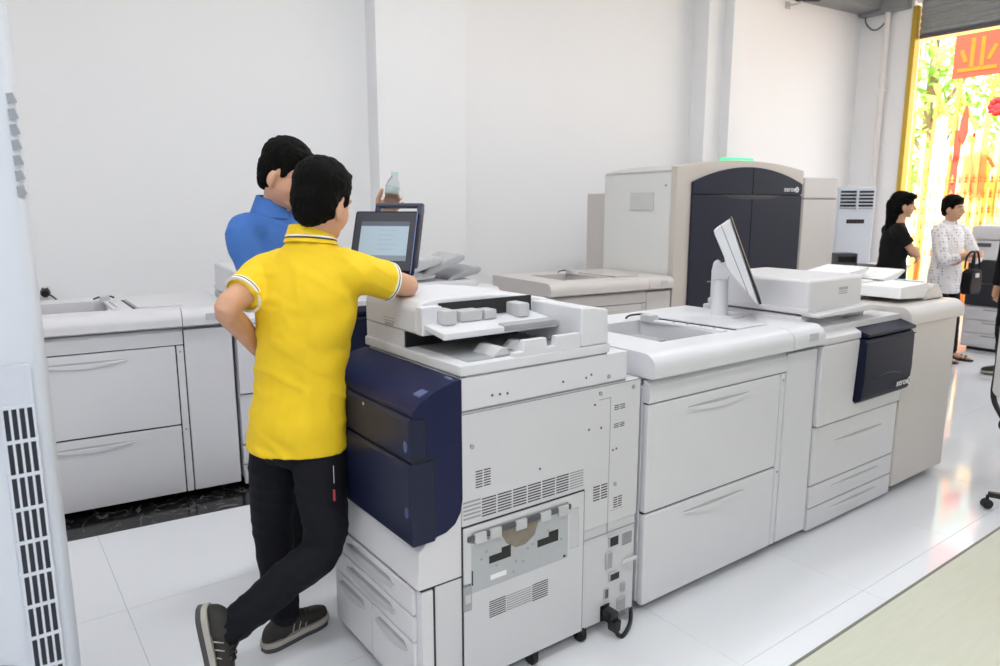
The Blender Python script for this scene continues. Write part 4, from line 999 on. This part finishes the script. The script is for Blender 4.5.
B().box(-.11, .11, -.09, .09, 0, .16, .012).o('printer_case', DGREY, lp); B().box(-.09, .09, -.0935, -.088, .07, .13, .004).o('printer_window', BLACK, lp)
B().box(-.08, .08, -.094, -.088, .03, .04).o('paper_slot', LGREY, lp)
mn = thing('desk_monitor', 'thin grey monitor standing on the counter beside the press', 'monitor', (6.90, 3.88, .9605), rad(40))
B().box(-.22, .22, -.02, .02, .12, .42, .008).o('monitor_panel', GREY, mn); B().box(-.21, .21, -.022, -.018, .13, .41).o('monitor_screen', BLACK, mn)
B().box(-.03, .03, .02, .05, .02, .25, .006).o('monitor_stem', GREY, mn); B().box(-.11, .11, -.06, .10, 0, .015, .005).o('monitor_foot', GREY, mn)
# copier by the entrance
ec = thing('office_copier', 'white copier with a black middle section beside the entrance', 'copier', (8.92, 3.32, 0), rad(-90))
B().box(0, .62, 0, .5, .04, .50, .008).o('base_cabinet', PLAS, ec); B().box(.05, .57, .05, .45, 0, .04).o('plinth', GAP, ec)
for i in range(3):
    d = B().box(.02, .60, -.012, 0, .06+i*.145, .195+i*.145, .006).o('drawer', PLAS, ec); B().box(.2, .42, -.016, -.011, .165+i*.145, .18+i*.145).o('drawer_grip', GREY, d)
B().box(0, .62, -.02, .5, .505, 1.0, .01).o('black_section', mat('copier_black', '#24272e', .4), ec)
B().box(.02, .60, -.026, -.019, .75, .755).o('section_joint', DGREY, ec)
B().box(0, .62, -.01, .5, 1.005, 1.22, .015).o('scanner', PLAS, ec); B().box(-.01, .63, -.02, .5, 1.225, 1.38, .03, 3).o('document_cover', PLAS, ec)
B().box(.03, .2, -.018, -.009, 1.15, 1.19, .003).o('key_panel', DGREY, ec)
em_ = thing('desk_monitor', 'blue lit monitor on a stand beside the entrance copier', 'monitor', (8.95, 2.42, 0), rad(-60))
B().box(-.25, .25, -.015, .015, 1.25, 1.60, .008).o('monitor_panel', BLACK, em_); B().box(-.235, .235, -.018, -.014, 1.27, 1.585).o('monitor_screen', mat('blue_screen', '#9db7dc', .3, emit=.6), em_)
B().cyl((0, .02, .02), (0, .02, 1.3), .02).o('monitor_stem', DGREY, em_); B().lathe([(.18, 0), (.18, .012), (.03, .03)], (0, .02, 0)).o('monitor_foot', DGREY, em_)
# office chair at the right edge
oc = thing('office_chair', 'office chair with a white backrest and black frame on the green mat', 'chair', (4.34, 1.09, .005), rad(50))
for k in range(5):
    a = 2*PI*k/5+rad(-9.5)
    B().prism([(.03, -.022), (.29, -.014), (.29, .014), (.03, .022)], 'z', .065, .095, .006).o('base_arm', BLACK, oc).rotation_euler = (0, 0, a)
    B().lathe([(.022, -.02), (.026, -.016), (.026, .016), (.022, .02)], (.29*math.cos(a), .29*math.sin(a), .027), 14, 'x').cyl((.29*math.cos(a), .29*math.sin(a), .03), (.29*math.cos(a), .29*math.sin(a), .075), .008, n=8).o('caster', RUB, oc)
B().cyl((0, 0, .06), (0, 0, .40), .025).o('column', DGREY, oc)
B().box(-.22, .22, -.22, .21, .41, .48, .03, 3).o('seat', BLACK, oc)
bkp = []
for i in range(9):
    a = rad(-38+76*i/8); bkp.append((.42*math.sin(a), .31-.42*(1-math.cos(a))))
B().prism(bkp+[(x, y-.035) for x, y in bkp[::-1]], 'z', .62, .98, .012, 3).o('backrest', mat('chair_white', '#e9e9e8', .5), oc)
for i_ in (0, 8):
    x_, y_ = bkp[i_]; B().tube([(x_*.6, y_, .50), (x_*1.02, y_-.01, .58), (x_*1.05, y_-.015, .75), (x_*1.04, y_-.015, .96)], .014, 8, 4).o('back_frame', BLACK, oc)
B().tube([(0, .05, .40), (0, .24, .41), (0, .265, .55), (0, .27, .7)], .022, 10, 4).o('back_stem', BLACK, oc)

# ------------------------------------------------------------ outdoors
gm = mat('pavement', '#d2bfb0', .8, var=.06, scale=1.5, bump=.1, bscale=20)
struct(B().box(9.5, 45, -25, 40, -.12, -.02).o('pavement', gm))
def cloth(name, col, emit=0):
    m = mat(name, col, .8, var=.05, scale=8); b_ = m.node_tree.nodes['Principled BSDF']
    b_.inputs['Transmission Weight'].default_value = 0
    try: b_.inputs['Subsurface Weight'].default_value = .0
    except Exception: pass
    nt = m.node_tree; tr_ = nt.nodes.new('ShaderNodeBsdfTranslucent'); tr_.inputs[0].default_value = lin(col); mx = nt.nodes.new('ShaderNodeMixShader'); mx.inputs[0].default_value = .5
    nt.links.new(b_.outputs[0], mx.inputs[1]); nt.links.new(tr_.outputs[0], mx.inputs[2]); nt.links.new(mx.outputs[0], nt.nodes['Material Output'].inputs[0])
    return m
CO, CY, CR, CPK, CW_ = cloth('orange_cloth', '#ffbe70'), cloth('yellow_cloth', '#ffe9a0'), cloth('red_cloth', '#e8533f'), cloth('pink_cloth', '#ffd6c4'), cloth('cream_cloth', '#fff6dc')
bn = thing('vertical_banner', 'tall orange and yellow cloth banner on a pole beside the shutter rail', 'banner', (10.0, 4.60, -.02))
B().cyl((0, .12, 0), (0, .12, 4.3), .02, n=10).o('pole', GOLD, bn)
B().box(-.004, .004, -.06, .12, 2.7, 4.2).o('orange_cloth', CO, bn); B().box(-.004, .004, -.08, .12, .3, 2.7).o('yellow_cloth', CY, bn)
rb = thing('red_banner', 'red cloth banner with an orange Chinese character hung over the entrance', 'banner', (11.0, 4.56, 3.28))
B().box(-.004, .004, -.75, 0, 0, .56).o('banner_cloth', cloth('banner_red', '#c8513c'), rb)
ok_ = cloth('glyph_orange', '#d9791a')
def stroke(y0, z0, y1, z1, w=.05):
    d = Vector((y1-y0, z1-z0)); n_ = Vector((-d.y, d.x)).normalized()*w*.5
    B().prism([(y0+n_.x, z0+n_.y), (y0-n_.x, z0-n_.y), (y1-n_.x, z1-n_.y), (y1+n_.x, z1+n_.y)], 'x', -.009, -.004).o('character_stroke', ok_, rb)
stroke(-.225, .50, -.225, .12); stroke(-.345, .50, -.345, .12); stroke(-.09, .36, -.155, .20); stroke(-.50, .38, -.42, .20); stroke(-.06, .10, -.53, .10)
B().box(-.006, .006, -.80, .6, .56, .62).o('banner_rope', CO, rb)
# congratulation ribbon stands along the pavement
BAM = mat('bamboo_pole', '#e07f35', .5, var=.1)
rib_m = [CY, CO, CW_, CPK, CY, CW_, CR]
LABS = ['ribbon stand with crossed orange poles next to the tall orange banner', 'ribbon stand with a red drop flag on its top', 'ribbon stand with a round red flower on top', 'ribbon stand of cream and yellow strips beyond the copier', 'ribbon stand nearest the far side of the doorway']
for k, (sx, sy) in enumerate(((12.1, 5.05), (12.0, 4.72), (12.2, 4.36), (12.0, 3.90), (12.3, 3.4))):
    st = thing('ribbon_stand', LABS[k], 'flower stand', (sx, sy, -.02), 0, 'celebration ribbon stands outside')
    B().tube([(0, .22, 0), (0, .12, 3.42)], .03, 8).o('pole', BAM, st); B().tube([(.02, .2, 3.4), (.02, -.42, 2.15)], .028, 8).o('pole', BAM, st)
    B().tube([(0, -.22, 0), (0, -.12, 2.6)], .03, 8).o('pole', BAM, st)
    for i in range(7):
        yy = -.30+i*.095; zt = 2.35+.25*math.sin(i*2.1+k)+(.35 if k < 2 else .1); w = .038+.008*(i % 3)
        pts = []; n = 8
        for q in range(n+1): pts.append((.02*math.sin(q*1.3+i+k), .1+(zt-.1)*q/n))
        b = B()
        v = []
        for xx, zz in pts: v += [(xx-.03+.012*(i % 2), yy-w, zz), (xx-.03+.012*(i % 2), yy+w, zz), (xx-.027+.012*(i % 2), yy+w, zz), (xx-.027+.012*(i % 2), yy-w, zz)]
        fs = []
        for q in range(n):
            for e_ in range(4): fs.append((q*4+e_, q*4+(e_+1) % 4, q*4+4+(e_+1) % 4, q*4+4+e_))
        fs += [(3, 2, 1, 0), tuple(n*4+e_ for e_ in range(4))]
        rbn = b.add(v, fs).o('ribbon', rib_m[(i*3+k) % 7], st)
        c_ = B()
        for q in range(6):
            z_ = .9+q*.22
            if z_ < zt-.1: c_.box(-.055, -.05, yy-.022, yy+.022, z_, z_+.02).box(-.055, -.05, yy-.006, yy+.006, z_-.05, z_+.06).box(-.055, -.05, yy-.02, yy+.02, z_-.05, z_-.03)
        c_.o('ribbon_writing', mat('ribbon_ink', '#e58b4a', .8), rbn)
    if k == 1: B().prism([(.0, 2.5), (.07, 2.62), (.06, 2.85), (.0, 3.08), (-.03, 3.0), (-.05, 2.7)], 'x', -.04, -.02, .006).o('drop_flag', CR, st)
    if k == 2:
        fl = B().ball((0, .02, 3.0), (.09, .12, .11), n=14, m=10)
        for q in range(9): fl.ball((-.05, .02+.09*math.cos(q*.7), 3.02+.09*math.sin(q*.7)), .05, n=8, m=6)
        fl.o('flower_head', cloth('flower_red', '#e8353a'), st)
# trees across the street
LEAF = cloth('leaf_green', '#8fb552'); LEAF2 = cloth('leaf_light', '#bcd07e'); BARK = mat('bark', '#8a7358', .85, var=.2, bump=.5, bscale=30)
def leaf_cloud(c, rx, ry, rz_, n, size, seed):
    rnd = random.Random(seed); b = B()
    for i in range(n):
        while True:
            p = Vector((rnd.uniform(-1, 1), rnd.uniform(-1, 1), rnd.uniform(-1, 1)))
            if p.length < 1: break
        p = Vector((c[0]+p.x*rx, c[1]+p.y*ry, c[2]+p.z*rz_))
        if noise.noise(p*1.1+Vector((seed, 0, 0))) < -.08: continue
        a = Vector((rnd.gauss(0, 1), rnd.gauss(0, 1), rnd.gauss(0, 1))).normalized(); q = a.orthogonal().normalized(); s_ = size*rnd.uniform(.6, 1.3)
        b.add([p-a*s_, p+q*s_*.45+a.cross(q)*s_*.08, p+a*s_, p-q*s_*.45+a.cross(q)*s_*.08], [(0, 1, 2, 3)])
    return b
for k, (tx, ty, h, lab) in enumerate(((17.5, 7.6, 5.6, 'leafy green tree across the street behind the ribbon stands'), (23.5, 6.6, 6.6, 'taller pale green tree farther across the street'), (20.5, 13.4, 5.8, 'green street tree mostly hidden by the column'))):
    tr = thing('street_tree', lab, 'tree', (tx, ty, -.02), 0, 'trees across the street')
    B().tube([(0, 0, 0), (.05, .03, h*.35), (-.05, .06, h*.7), (0, 0, h)], [.16, .13, .09, .04], 10, 4).o('trunk', BARK, tr)
    for a in range(4): B().tube([(0, 0, h*(.35+.12*a)), (math.cos(a*2.2)*.6, math.sin(a*2.2)*.6, h*(.5+.12*a)), (math.cos(a*2.2)*1.3, math.sin(a*2.2)*1.3, h*(.62+.1*a))], [.06, .04, .015], 7, 3).o('branch', BARK, tr)
    o_ = leaf_cloud((0, 0, h*.68), 2.2, 2.6, 2.5, 3600, .15, k*5+1).o('foliage', (LEAF, LEAF2, LEAF)[k], tr, kind='stuff')
